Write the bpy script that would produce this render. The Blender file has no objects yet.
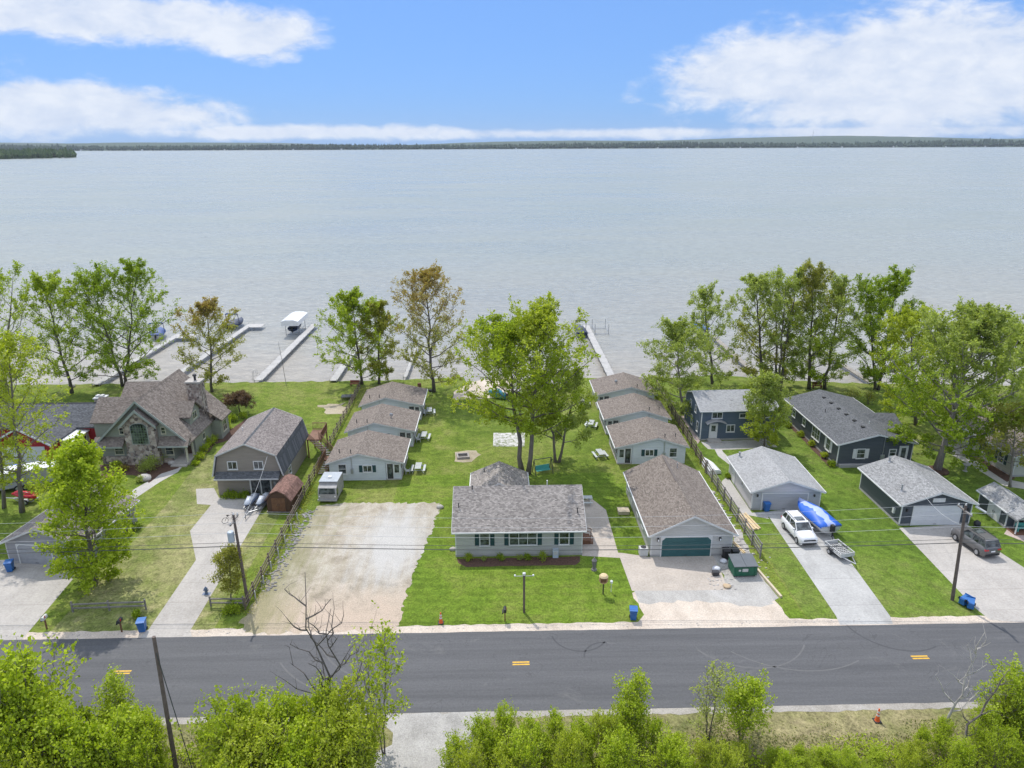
import bpy, bmesh, math, random
import numpy as np
from mathutils import Vector, Matrix
random.seed(7)
SC = bpy.context.scene
COL = SC.collection
R_ = math.radians
# ------------------------------------------------------------------ camera numbers (also used to read real positions)
H = 38.4; F = 710.0; P = R_(18.7); RL = R_(-0.22); YW = R_(-1.2)
def G(u, v, z=0.0):
    a = (u-512)/F; b = -(v-384)/F
    a, b = a*math.cos(RL)-b*math.sin(RL), a*math.sin(RL)+b*math.cos(RL)
    d = (a, math.cos(P)+b*math.sin(P), -math.sin(P)+b*math.cos(P))
    c, s = math.cos(YW), math.sin(YW)
    d = (d[0]*c-d[1]*s, d[0]*s+d[1]*c, d[2])
    t = (z-H)/d[2]
    return d[0]*t, d[1]*t
def ZX(u, v, Y):
    lo, hi = -5.0, 38.0
    for _ in range(40):
        m = (lo+hi)/2
        if G(u, v, m)[1] > Y: lo = m
        else: hi = m
    return lo, G(u, v, lo)[0]

# ------------------------------------------------------------------ materials
MATS = {}
def nodes(name):
    m = bpy.data.materials.new(name); m.use_nodes = True
    nt = m.node_tree; b = nt.nodes['Principled BSDF']
    return m, nt, b
def N(nt, t, **kw):
    n = nt.nodes.new(t)
    for k, v in kw.items():
        if k in ('inp',):
            for kk, vv in v.items(): n.inputs[kk].default_value = vv
        else: setattr(n, k, v)
    return n
def L(nt, a, b): nt.links.new(a, b)
def ramp(nt, fac, stops):
    r = N(nt, 'ShaderNodeValToRGB'); L(nt, fac, r.inputs[0])
    e = r.color_ramp.elements
    while len(e) < len(stops): e.new(0.5)
    for i, (p, c) in enumerate(stops):
        e[i].position = p; e[i].color = (*c, 1) if len(c) == 3 else c
    return r.outputs[0]
def noise(nt, vec, scale, detail=4, rough=0.6, dist=0):
    n = N(nt, 'ShaderNodeTexNoise', inp={'Scale': scale, 'Detail': detail, 'Roughness': rough, 'Distortion': dist})
    if vec is not None: L(nt, vec, n.inputs['Vector'])
    return n.outputs[0]
def objc(nt): return N(nt, 'ShaderNodeTexCoord').outputs['Object']
def posn(nt): return N(nt, 'ShaderNodeNewGeometry').outputs['Position']
def mapping(nt, vec, sc=(1,1,1), rot=(0,0,0)):
    m = N(nt, 'ShaderNodeMapping', inp={'Scale': sc, 'Rotation': rot}); L(nt, vec, m.inputs[0]); return m.outputs[0]
def mix(nt, fac, a, b, bt='MIX'):
    m = N(nt, 'ShaderNodeMix', data_type='RGBA', blend_type=bt)
    for s, v in ((m.inputs[0], fac), (m.inputs[6], a), (m.inputs[7], b)):
        if isinstance(v, (int, float)): s.default_value = v
        elif isinstance(v, tuple): s.default_value = (*v, 1) if len(v) == 3 else v
        else: L(nt, v, s)
    return m.outputs[2]
def math_(nt, op, a, b=None, c=None, clamp=False):
    m = N(nt, 'ShaderNodeMath', operation=op, use_clamp=clamp)
    for i, v in enumerate((a, b, c)):
        if v is None: continue
        if isinstance(v, (int, float)): m.inputs[i].default_value = v
        else: L(nt, v, m.inputs[i])
    return m.outputs[0]
def sep(nt, v):
    s = N(nt, 'ShaderNodeSeparateXYZ'); L(nt, v, s.inputs[0]); return s.outputs
def bump(nt, b, h, strength=0.3, dist=0.05):
    n = N(nt, 'ShaderNodeBump', inp={'Strength': strength, 'Distance': dist}); L(nt, h, n.inputs['Height']); L(nt, n.outputs[0], b.inputs['Normal'])
def simple(name, col, rough=0.6, metal=0, var=0.12, scale=2.0, dirt=0.0):
    if name in MATS: return MATS[name]
    m, nt, b = nodes(name)
    o = objc(nt)
    n1 = noise(nt, o, scale, 5, 0.65)
    c1 = tuple(max(0, c*(1-var)) for c in col); c2 = tuple(min(1, c*(1+var)) for c in col)
    c = ramp(nt, n1, [(0.3, c1), (0.7, c2)])
    if dirt:
        n2 = noise(nt, o, scale*0.35, 6, 0.75)
        f = ramp(nt, n2, [(0.5, (0,0,0)), (0.75, (dirt,)*3)])
        c = mix(nt, f, c, (0.12, 0.10, 0.08))
    L(nt, c, b.inputs['Base Color']); b.inputs['Roughness'].default_value = rough; b.inputs['Metallic'].default_value = metal
    MATS[name] = m; return m
def siding(name, col, pitch=0.2, vertical=False, rough=0.7):
    m, nt, b = nodes(name); o = objc(nt); s = sep(nt, o)
    z = math_(nt, 'FRACT', math_(nt, 'DIVIDE', s[0] if vertical else s[2], pitch))
    n1 = noise(nt, mapping(nt, o, (0.35, 0.35, 5)), 1.2, 5, 0.7)
    c = ramp(nt, n1, [(0.3, tuple(x*0.88 for x in col)), (0.7, tuple(min(1, x*1.1) for x in col))])
    n2 = noise(nt, o, 0.8, 4, 0.7)
    c = mix(nt, ramp(nt, n2, [(0.5, (0,0,0)), (0.8, (0.25,)*3)]), c, tuple(x*0.72 for x in col))
    L(nt, c, b.inputs['Base Color']); b.inputs['Roughness'].default_value = rough
    bump(nt, b, z, 0.9, 0.03); MATS[name] = m; return m
def shingles(name, c1, c2, c3, axis='x', stain=(0.1,0.09,0.085), staina=0.35):
    """axis = direction of the courses (the ridge)"""
    m, nt, b = nodes(name); o = objc(nt); s = sep(nt, o)
    cb = N(nt, 'ShaderNodeCombineXYZ')
    if axis == 'x':
        L(nt, s[0], cb.inputs[0]); L(nt, math_(nt, 'ADD', math_(nt,'MULTIPLY',s[1],1.05), math_(nt,'MULTIPLY',s[2],0.31)), cb.inputs[1])
    else:
        L(nt, s[1], cb.inputs[0]); L(nt, math_(nt, 'ADD', math_(nt,'MULTIPLY',s[0],1.05), math_(nt,'MULTIPLY',s[2],0.31)), cb.inputs[1])
    br = N(nt, 'ShaderNodeTexBrick', inp={'Scale': 1.0, 'Mortar Size': 0.012, 'Brick Width': 0.26, 'Row Height': 0.15, 'Color1': (0,0,0,1), 'Color2': (1,1,1,1), 'Mortar': (0.25,0.25,0.25,1), 'Bias': 0.0})
    br.offset = 0.37; br.squash = 1.0
    L(nt, cb.outputs[0], br.inputs[0])
    t = math_(nt, 'ADD', math_(nt, 'MULTIPLY', br.outputs[0], 0.5), math_(nt, 'MULTIPLY', noise(nt, mapping(nt, o, (1,1,1)), 5.5, 4, 0.75), 0.75))
    c = ramp(nt, t, [(0.30, c1), (0.56, c2), (0.92, c3)])
    st = ramp(nt, noise(nt, mapping(nt, o, (0.5, 0.5, 0.3)), 0.9, 6, 0.75), [(0.46, (0,0,0)), (0.8, (staina,)*3)])
    c = mix(nt, st, c, stain)
    L(nt, c, b.inputs['Base Color']); b.inputs['Roughness'].default_value = 0.92
    bump(nt, b, br.outputs[1], 0.6, -0.02); MATS[name] = m; return m
def concrete(name, col, joints=3.0, stains=0.4, crack=True):
    m, nt, b = nodes(name); p = posn(nt)
    n1 = noise(nt, p, 0.35, 7, 0.7); n2 = noise(nt, p, 5, 4, 0.7); n3 = noise(nt, mapping(nt, p, (1, 0.25, 1)), 0.5, 5, 0.7)
    c = ramp(nt, n1, [(0.3, tuple(x*0.8 for x in col)), (0.65, tuple(min(1,x*1.1) for x in col))])
    c = mix(nt, 0.18, c, ramp(nt, n2, [(0.3, (0.1,)*3), (0.7, (0.75,)*3)]))
    c = mix(nt, ramp(nt, n3, [(0.5, (0,0,0)), (0.75, (stains,)*3)]), c, tuple(x*0.6 for x in col))
    if joints:
        s = sep(nt, p)
        j = math_(nt, 'LESS_THAN', math_(nt, 'FRACT', math_(nt, 'DIVIDE', s[1], joints)), 0.014)
        j = math_(nt, 'MULTIPLY', j, 0.55)
        c = mix(nt, j, c, tuple(x*0.45 for x in col))
    L(nt, c, b.inputs['Base Color']); b.inputs['Roughness'].default_value = 0.9
    bump(nt, b, n2, 0.2, 0.01); MATS[name] = m; return m
def gravel(name, ca, cb_, cc, scale=2.2, big=0.12):
    m, nt, b = nodes(name); p = posn(nt)
    v = N(nt, 'ShaderNodeTexVoronoi', inp={'Scale': scale*5, 'Randomness': 1.0}); L(nt, p, v.inputs['Vector'])
    nf = noise(nt, p, scale*4, 5, 0.75); nb = noise(nt, p, big, 6, 0.72, 0.8); nm = noise(nt, mapping(nt, p, (1.0, 0.35, 1), (0,0,0.25)), 0.45, 6, 0.7)
    c = ramp(nt, nb, [(0.34, ca), (0.5, cb_), (0.66, cc)])
    c = mix(nt, ramp(nt, nm, [(0.42, (0,0,0)), (0.7, (0.75,)*3)]), c, tuple(min(0.9, x*1.35) for x in cb_))
    c = mix(nt, 0.5, c, ramp(nt, nf, [(0.25, (0.18,)*3), (0.72, (0.82,)*3)]), 'OVERLAY')
    sc_ = N(nt, 'ShaderNodeSeparateColor'); L(nt, v.outputs['Color'], sc_.inputs[0]); c = mix(nt, 0.12, c, sc_.outputs[0], 'SOFT_LIGHT')
    h = N(nt, 'ShaderNodeHueSaturation', inp={'Saturation': 0.8}); L(nt, c, h.inputs['Color'])
    L(nt, h.outputs[0], b.inputs['Base Color']); b.inputs['Roughness'].default_value = 0.95
    bump(nt, b, nf, 0.6, 0.06); MATS[name] = m; return m
def lawn_mat(name, lush, mid, dry, dryness=0.5, mow=None):
    m, nt, b = nodes(name); p = posn(nt)
    nb = noise(nt, p, 0.055, 5, 0.6, 0.6); nm = noise(nt, p, 0.33, 6, 0.72); nf = math_(nt, 'ADD', math_(nt, 'MULTIPLY', noise(nt, mapping(nt, p, (1, 0.8, 1)), 5.5, 5, 0.8), 0.6), math_(nt, 'MULTIPLY', noise(nt, p, 1.3, 5, 0.7, 0.8), 0.4)); ns = noise(nt, mapping(nt, p, (0.5, 1.6, 1)), 0.8, 5, 0.7)
    t = math_(nt, 'ADD', math_(nt, 'MULTIPLY', nb, 0.6), math_(nt, 'MULTIPLY', nm, 0.55))
    c = ramp(nt, t, [(0.42, lush), (0.56, mid), (0.74-0.1*dryness, tuple(a*0.6+d*0.4 for a, d in zip(mid, dry)))])
    dr = math_(nt, 'MULTIPLY', ramp(nt, ns, [(0.56-0.12*dryness, (0,0,0)), (0.78-0.1*dryness, (1,1,1))]), ramp(nt, nm, [(0.45, (0,0,0)), (0.62, (1,1,1))]))
    c = mix(nt, math_(nt, 'MULTIPLY', dr, 0.35+0.5*dryness), c, dry)
    if mow:
        s = sep(nt, p)
        a = math_(nt, 'ADD', math_(nt, 'MULTIPLY', s[0], math.cos(mow[1])), math_(nt, 'MULTIPLY', s[1], math.sin(mow[1])))
        a = math_(nt, 'ADD', a, math_(nt, 'MULTIPLY', nm, 0.5))
        w = math_(nt, 'SINE', math_(nt, 'MULTIPLY', a, 2*math.pi/mow[0]))
        w = math_(nt, 'MULTIPLY_ADD', w, 0.5, 0.5)
        c = mix(nt, math_(nt, 'MULTIPLY', w, mow[2]), c, tuple(x*1.5 for x in mid))
    c = mix(nt, 0.8, c, ramp(nt, nf, [(0.34, (0.06,)*3), (0.66, (0.9,)*3)]), 'OVERLAY')
    L(nt, c, b.inputs['Base Color']); b.inputs['Roughness'].default_value = 0.95
    b.inputs['Specular IOR Level'].default_value = 0.15
    bump(nt, b, nf, 0.8, 0.08); MATS[name] = m; return m

white = simple('white_paint', (0.62,0.62,0.61), 0.5, var=0.06)
offwhite = simple('weathered_white', (0.50,0.50,0.485), 0.65, var=0.12, dirt=0.2)
def glass_mat():
    m, nt, b = nodes('window_glass'); o = objc(nt)
    c = ramp(nt, noise(nt, o, 1.7, 2, 0.5), [(0.38, (0.012,0.016,0.02)), (0.62, (0.11,0.125,0.13))])
    L(nt, c, b.inputs['Base Color']); b.inputs['Roughness'].default_value = 0.06; b.inputs['Specular IOR Level'].default_value = 0.7
    return m
glass = glass_mat()
black = simple('black_rubber', (0.02,0.02,0.022), 0.6)
dark = simple('dark_metal', (0.05,0.05,0.055), 0.45, 0.3)
steel = simple('galvanised_steel', (0.42,0.43,0.45), 0.4, 0.6, dirt=0.2)
wood_brown = simple('stained_brown_wood', (0.16,0.075,0.04), 0.7, var=0.3, scale=4)
wood_grey = simple('weathered_grey_wood', (0.22,0.20,0.185), 0.85, var=0.35, scale=3)
wood_pole = simple('pole_wood', (0.13,0.10,0.085), 0.85, var=0.3, scale=3)
wood_new = simple('new_lumber', (0.55,0.42,0.24), 0.7, var=0.2, scale=4)
teal = simple('dark_teal_paint', (0.016,0.055,0.065), 0.45, var=0.1)
binblue = simple('blue_plastic', (0.02,0.12,0.36), 0.45, var=0.12)
green_metal = simple('green_dumpster_paint', (0.012,0.11,0.06), 0.5, var=0.2, dirt=0.3)
turq = simple('turquoise_paint', (0.07,0.33,0.30), 0.5, var=0.1)
orange = simple('orange_plastic', (0.72,0.12,0.03), 0.5, var=0.06)
red_p = simple('red_gelcoat', (0.52,0.02,0.03), 0.3, var=0.1)
mulch = simple('brown_mulch', (0.085,0.045,0.03), 0.95, var=0.5, scale=5)
stone_rub = simple('pale_rubble', (0.42,0.39,0.36), 0.9, var=0.35, scale=2)
dockm = simple('pale_dock_boards', (0.37,0.36,0.345), 0.75, var=0.15, scale=1.5)
lampw = simple('lamp_white', (0.8,0.8,0.8), 0.3, var=0.02)
signr = simple('sign_red', (0.5,0.02,0.02), 0.4)

# ------------------------------------------------------------------ mesh helpers
class MB:
    def __init__(s): s.v = []; s.f = []
    def add(s, vs, fs):
        o = len(s.v); s.v += [tuple(v) for v in vs]; s.f += [tuple(i+o for i in f) for f in fs]; return s
    def box(s, x0, x1, y0, y1, z0, z1):
        return s.add([(x0,y0,z0),(x1,y0,z0),(x1,y1,z0),(x0,y1,z0),(x0,y0,z1),(x1,y0,z1),(x1,y1,z1),(x0,y1,z1)],
                     [(0,3,2,1),(4,5,6,7),(0,1,5,4),(1,2,6,5),(2,3,7,6),(3,0,4,7)])
    def prism(s, poly, a, b, axis='y'):
        """closed profile poly extruded a..b; axis y: poly=(x,z); axis x: poly=(y,z); axis z: poly=(x,y)"""
        n = len(poly)
        def P3(p, t): return (p[0], t, p[1]) if axis == 'y' else ((t, p[0], p[1]) if axis == 'x' else (p[0], p[1], t))
        vs = [P3(p, a) for p in poly]+[P3(p, b) for p in poly]
        fs = [tuple(range(n)), tuple(range(2*n-1, n-1, -1))]+[(i, i+n, (i+1) % n+n, (i+1) % n) for i in range(n)]
        return s.add(vs, fs)
    def tube(s, pts, r, n=6, cap=True):
        pts = [Vector(p) for p in pts]; rs = r if isinstance(r, (list, tuple)) else [r]*len(pts)
        vs = []; fs = []; up = Vector((0.31, 0.17, 0.93))
        for i, p in enumerate(pts):
            d = (pts[min(i+1, len(pts)-1)]-pts[max(i-1, 0)])
            d = d.normalized() if d.length > 1e-6 else Vector((0,0,1))
            a = d.cross(up if abs(d.dot(up)) < 0.95 else Vector((1,0,0))).normalized(); b = d.cross(a)
            for k in range(n):
                t = 2*math.pi*k/n; vs.append(p+(a*math.cos(t)+b*math.sin(t))*rs[i])
        for i in range(len(pts)-1):
            for k in range(n):
                fs.append((i*n+k, i*n+(k+1) % n, (i+1)*n+(k+1) % n, (i+1)*n+k))
        if cap: fs.append(tuple(range(n-1, -1, -1))); fs.append(tuple((len(pts)-1)*n+k for k in range(n)))
        return s.add(vs, fs)
    def lathe(s, prof, c=(0,0,0), n=12):
        vs = []; fs = []
        for (r, z) in prof:
            for k in range(n):
                t = 2*math.pi*k/n; vs.append((c[0]+r*math.cos(t), c[1]+r*math.sin(t), c[2]+z))
        for i in range(len(prof)-1):
            for k in range(n): fs.append((i*n+k, i*n+(k+1) % n, (i+1)*n+(k+1) % n, (i+1)*n+k))
        fs.append(tuple(range(n-1, -1, -1))); fs.append(tuple((len(prof)-1)*n+k for k in range(n)))
        return s.add(vs, fs)
    def loft(s, secs, close=False, caps=True):
        n = len(secs[0]); vs = [p for q in secs for p in q]; fs = []
        for i in range(len(secs)-1):
            for k in range(n if close else n-1): fs.append((i*n+k, i*n+(k+1) % n, (i+1)*n+(k+1) % n, (i+1)*n+k))
        if caps: fs.append(tuple(range(n-1, -1, -1))); fs.append(tuple((len(secs)-1)*n+k for k in range(n)))
        return s.add(vs, fs)
    def ico(s, c, r, sub=1, jit=0.15, sq=(1,1,1)):
        bm = bmesh.new(); bmesh.ops.create_icosphere(bm, subdivisions=sub, radius=1)
        bm.verts.ensure_lookup_table()
        vs = [(c[0]+v.co.x*r*sq[0]*random.uniform(1-jit,1+jit), c[1]+v.co.y*r*sq[1]*random.uniform(1-jit,1+jit), c[2]+v.co.z*r*sq[2]*random.uniform(1-jit,1+jit)) for v in bm.verts]
        fs = [tuple(v.index for v in f.verts) for f in bm.faces]; bm.free(); return s.add(vs, fs)
    def build(s, name, m, parent=None, smooth=False, bevel=0, fixn=True):
        me = bpy.data.meshes.new(name); me.from_pydata(s.v, [], s.f); me.update()
        if fixn:
            bm = bmesh.new(); bm.from_mesh(me); bmesh.ops.recalc_face_normals(bm, faces=bm.faces); bm.to_mesh(me); bm.free()
        if m: me.materials.append(m)
        if smooth: me.polygons.foreach_set('use_smooth', [True]*len(me.polygons))
        o = bpy.data.objects.new(name, me); COL.objects.link(o)
        if parent: o.parent = parent
        if bevel:
            b = o.modifiers.new('bevel', 'BEVEL'); b.width = bevel; b.segments = 2; b.limit_method = 'ANGLE'
        return o
def thing(name, label, cat, loc=(0,0,0), rz=0, group=None):
    o = bpy.data.objects.new(name, None); COL.objects.link(o); o.empty_display_size = 0.3
    o.location = loc; o.rotation_euler = (0,0,rz); o['label'] = label; o['category'] = cat
    if group: o['group'] = group
    return o
def tag(o, label, cat, group=None):
    o['label'] = label; o['category'] = cat
    if group: o['group'] = group
    return o
def kind(o, k, label=None, cat=None):
    o['kind'] = k
    if label: o['label'] = label
    if cat: o['category'] = cat
    return o
def copy_thing(root, loc, rz=0, label=None, scale=1):
    r = root.copy(); COL.objects.link(r); r.location = loc; r.rotation_euler = (0,0,rz)
    if scale != 1: r.scale = (scale,)*3 if not isinstance(scale, tuple) else scale
    if label: r['label'] = label
    def rec(a, b):
        for ch in list(a.children):
            c = ch.copy(); COL.objects.link(c); c.parent = b; rec(ch, c)
    rec(root, r); return r
def sheet(name, px, z, m, ground=True, jit=0.0, step=0.8, label=None):
    """flat polygon lying on the ground; px are picture coordinates or metres"""
    pts = [G(*p) if ground else p for p in px]
    if jit:
        out = []
        for i in range(len(pts)):
            a = Vector(pts[i]); b = Vector(pts[(i+1) % len(pts)]); n = max(1, int((b-a).length/step))
            for k in range(n):
                p = a.lerp(b, k/n); out.append((p.x+random.uniform(-jit, jit), p.y+random.uniform(-jit, jit)))
        pts = out
    from mathutils.geometry import tessellate_polygon
    tr = tessellate_polygon([[Vector((x, y, 0)) for x, y in pts]])
    fs = []
    for q in tr:
        A, B_, C_ = (Vector(pts[i]) for i in q); cr = (B_-A).cross(C_-A)
        if abs(cr) < 1e-9: continue
        fs.append(tuple(q) if cr > 0 else tuple(reversed(q)))
    me = bpy.data.meshes.new(name); me.from_pydata([(x, y, 0) for x, y in pts], [], fs); me.update(); me.materials.append(m)
    o = bpy.data.objects.new(name, me); COL.objects.link(o); o.location = (0,0,z); o['kind'] = 'structure'
    return o

# wall frames: local map (s along wall, o outward, z)
def wallmap(side, W, D):
    if side == 'front': return lambda s, o, z: (s, -o, z)
    if side == 'back': return lambda s, o, z: (s, D+o, z)
    if side == 'left': return lambda s, o, z: (-o, s, z)
    return lambda s, o, z: (W+o, s, z)
def wbox(mb, wm, s0, s1, o0, o1, z0, z1):
    a = wm(s0, o0, z0); b = wm(s1, o1, z1)
    return mb.box(min(a[0],b[0]), max(a[0],b[0]), min(a[1],b[1]), max(a[1],b[1]), min(a[2],b[2]), max(a[2],b[2]))
def window(parent, wm, s, z, w, h, cols=1, rows=2, frame=white, shutters=None, sill=True):
    """s,z = centre of the opening along the wall, bottom z"""
    mb = MB(); t = 0.09
    wbox(mb, wm, s-w/2-t, s-w/2, 0.0, 0.07, z-t, z+h+t); wbox(mb, wm, s+w/2, s+w/2+t, 0.0, 0.07, z-t, z+h+t)
    wbox(mb, wm, s-w/2, s+w/2, 0.0, 0.066, z+h, z+h+t); wbox(mb, wm, s-w/2, s+w/2, 0.0, 0.066, z-t, z)
    for i in range(1, cols): wbox(mb, wm, s-w/2+i*w/cols-0.03, s-w/2+i*w/cols+0.03, 0.0, 0.055, z, z+h)
    for i in range(1, rows): wbox(mb, wm, s-w/2, s+w/2, 0.0, 0.048, z+i*h/rows-0.022, z+i*h/rows+0.022)
    f = mb.build('window', frame, parent)
    wbox(MB(), wm, s-w/2, s+w/2, 0.0, 0.03, z, z+h).build('pane', glass, f)
    if sill: wbox(MB(), wm, s-w/2-t-0.04, s+w/2+t+0.04, 0.0, 0.11, z-t-0.05, z-t-0.003).build('sill', frame, f)
    if shutters:
        for q in (-1, 1):
            c = s+q*(w/2+t+0.24)
            mb = MB(); wbox(mb, wm, c-0.2, c+0.2, 0.0, 0.045, z-0.06, z+h+0.06)
            for k in range(7): wbox(mb, wm, c-0.15, c+0.15, 0.045, 0.06, z+0.02+k*h/7, z+0.02+(k+0.6)*h/7)
            mb.build('shutter', shutters, parent)
def door(parent, wm, s, z, w=0.92, h=2.05, m=white, lite=False, frame=white):
    mb = MB(); t = 0.09
    wbox(mb, wm, s-w/2-t, s-w/2, 0, 0.07, z, z+h+t); wbox(mb, wm, s+w/2, s+w/2+t, 0, 0.07, z, z+h+t); wbox(mb, wm, s-w/2, s+w/2, 0, 0.067, z+h, z+h+t)
    mb.build('door_frame', frame, parent)
    d = wbox(MB(), wm, s-w/2, s+w/2, 0, 0.04, z, z+h).build('door', m, parent)
    a = wm(s+w*0.36, 0.075, z+1.0); MB().ico(a, 0.045, 1, 0).build('handle', dark, d)
    if lite: wbox(MB(), wm, s-w*0.3, s+w*0.3, 0.04, 0.05, z+h*(0.5 if lite == 1 else 0.15), z+h*0.9).build('pane', glass, d)
def garage_door(parent, wm, s, w, h, m, clip=0.0, z=0.02):
    mb = MB(); n = 4
    d = MB()
    for i in range(n):
        a = z+h*i/n; b = z+h*(i+1)/n-0.018
        wbox(d, wm, s-w/2, s+w/2, 0.0, 0.05, a, b)
    wbox(d, wm, s-w/2, s+w/2, 0.0, 0.03, z, z+h)
    o = d.build('garage_door', m, parent)
    t = 0.11
    wbox(mb, wm, s-w/2-t, s-w/2, 0, 0.08, 0, z+h+t); wbox(mb, wm, s+w/2, s+w/2+t, 0, 0.08, 0, z+h+t); wbox(mb, wm, s-w/2, s+w/2, 0, 0.077, z+h, z+h+t)
    if clip:
        for q in (-1, 1):
            tri = [(s+q*w/2, z+h), (s+q*(w/2-clip), z+h), (s+q*w/2, z+h-clip)]
            vs = [wm(p[0], 0.0, p[1]) for p in tri]+[wm(p[0], 0.062, p[1]) for p in tri]
            mb.add(vs, [(0,1,2),(3,5,4),(0,3,4,1),(1,4,5,2),(2,5,3,0)])
    mb.build('door_trim', white if m is not white and m is not MATS.get('garage_white') else white, parent)
    wbox(MB(), wm, s-0.15, s+0.15, 0.05, 0.08, z+0.12, z+0.16).build('handle', dark, o)
    return o
def gable(name, label, x, y, rz, W, D, h, rise, ridge, wall, roof, oh=0.4, og=0.35, trim=white, cat='house', group=None, ridge_at=0.5, found=True, parent=None, gutter=True, z0=0.0):
    """house with gable roof; h wall height, rise ridge above walls"""
    t = thing(name, label, cat, (x, y, 0), rz, group) if parent is None else parent
    S = W if ridge == 'y' else D; E = D if ridge == 'y' else W; r = S*ridge_at
    ax = 'y' if ridge == 'y' else 'x'
    MB().prism([(0, z0), (S, z0), (S, h), (r, h+rise), (0, h)], 0, E, ax).build('wall', wall, t)
    if found and z0 == 0: 
        MB().box(-0.03, W+0.03, -0.03, D+0.03, 0, 0.22).build('foundation', MATS['found'], t)
    sl = rise/r; sr = rise/(S-r); th = 0.16; e0 = 0.015
    poly = [(-oh, h-oh*sl+e0), (r, h+rise+e0), (S+oh, h-oh*sr+e0), (S+oh, h-oh*sr+e0+th), (r, h+rise+e0+th*1.1), (-oh, h-oh*sl+e0+th)]
    rf = MB().prism(poly, -og, E+og, ax).build('roof', roof, t)
    cp = MB().prism([(r-0.17, h+rise+e0+th*1.1-0.17*sl-0.005), (r, h+rise+e0+th*1.1+0.03), (r+0.17, h+rise+e0+th*1.1-0.17*sr-0.005), (r, h+rise+e0+th)], -og-0.01, E+og+0.01, ax).build('ridge_cap', roof, rf)
    for e in (-og-0.03, E+og):
        for (a, b) in (((-oh, h-oh*sl+e0), (r, h+rise+e0)), ((S+oh, h-oh*sr+e0), (r, h+rise+e0))):
            MB().prism([(a[0], a[1]-0.05), (b[0], b[1]-0.05), (b[0], b[1]+th-0.01), (a[0], a[1]+th-0.01)], e, e+0.03, ax).build('fascia', trim, t)
    for (sx, zz) in ((-oh, h-oh*sl+e0), (S+oh, h-oh*sr+e0)):
        q = -0.10 if sx < 0 else 0.0
        gb = MB()
        if ax == 'y': gb.box(sx+q, sx+q+0.10, -og, E+og, zz+0.0, zz+0.13)
        else: gb.box(-og, E+og, sx+q, sx+q+0.10, zz+0.0, zz+0.13)
        gb.build('gutter', trim, t)
    c = 0.09
    for (cx, cy) in ((0,0),(W,0),(0,D),(W,D)):
        MB().box(cx-0.02 if cx == 0 else cx-c, cx+c if cx == 0 else cx+0.02, cy-0.02 if cy == 0 else cy-c, cy+c if cy == 0 else cy+0.02, z0+0.0, h-0.06).build('corner_board', trim, t)
    def rz_at(px_, py_):
        s = px_ if ridge == 'y' else py_
        return (h + s*sl if s < r else h+(S-s)*sr)+e0+th
    t_rz = rz_at
    return t, t_rz
def vent(t, rzf, x, y, h=0.45, r=0.05, m=dark):
    z = rzf(x, y); MB().lathe([(r*2.2, -0.1), (r*1.1, 0.06), (r, 0.07), (r, h), (r*1.5, h), (r*1.5, h+0.06)], (x, y, z), 8).build('vent_pipe', m, t)
MATS['found'] = simple('foundation_block', (0.33,0.32,0.31), 0.9)
# ================================================================== SETTING
lawn = lawn_mat('lawn_grass', (0.076,0.118,0.014), (0.126,0.176,0.023), (0.28,0.25,0.10), 0.45)
lawn_lush = lawn_mat('mown_lawn', (0.068,0.118,0.012), (0.108,0.165,0.017), (0.26,0.235,0.08), 0.12, mow=(1.1, R_(88), 0.30))
lawn_diag = lawn_mat('mown_lawn_diagonal', (0.064,0.110,0.014), (0.100,0.154,0.020), (0.24,0.22,0.09), 0.15, mow=(1.5, R_(35), 0.26))
lawn_dry = lawn_mat('dry_lawn', (0.10,0.135,0.028), (0.155,0.18,0.05), (0.36,0.31,0.17), 0.8, mow=(1.9, R_(20), 0.1))
scrub = lawn_mat('roadside_scrub', (0.11,0.13,0.04), (0.20,0.19,0.08), (0.33,0.27,0.16), 0.9)
def shore_y(x):
    pts = [(-400,100),(-150,112),(-90,116),(-50,116),(-20,116.3),(-6,117.5),(-4.5,111.5),(3.0,109.5),(10,113),(13,116.5),(30,116),(38,117.5),(50,114),(58,112.5),(80,110.5),(110,109),(400,95)]
    for a, b in zip(pts, pts[1:]):
        if a[0] <= x <= b[0]: return a[1]+(b[1]-a[1])*(x-a[0])/(b[0]-a[0])
    return 100
def ground():
    xs = [-9000,-3000,-1000,-400,-200]+[-120+1.0*i for i in range(241)]+[200,400,1000,3000,9000]
    offs = [('a',-400),('a',-50),('a',20),('a',60),('a',90),('s',-2.0),('s',-0.5),('s',0.0),('s',0.9),('s',6),('s',60),('a',1200),('a',12000)]
    zs = [0,0,0,0,0,0,0,-0.08,-0.75,-1.4,-3,-5,-5]
    vs = []; fs = []
    for x in xs:
        jy = 0.25*math.sin(x*1.7)+0.18*math.sin(x*4.1+1)
        for (k, o), z in zip(offs, zs):
            y = o if k == 'a' else shore_y(max(-400,min(400,x)))+o+(jy if z < 0 and o < 10 else 0)
            vs.append((x, y, z))
    n = len(offs)
    for i in range(len(xs)-1):
        for j in range(n-1): fs.append((i*n+j, (i+1)*n+j, (i+1)*n+j+1, i*n+j+1))
    return MB().add(vs, fs).build('ground', lawn)
kind(ground(), 'structure')
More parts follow.
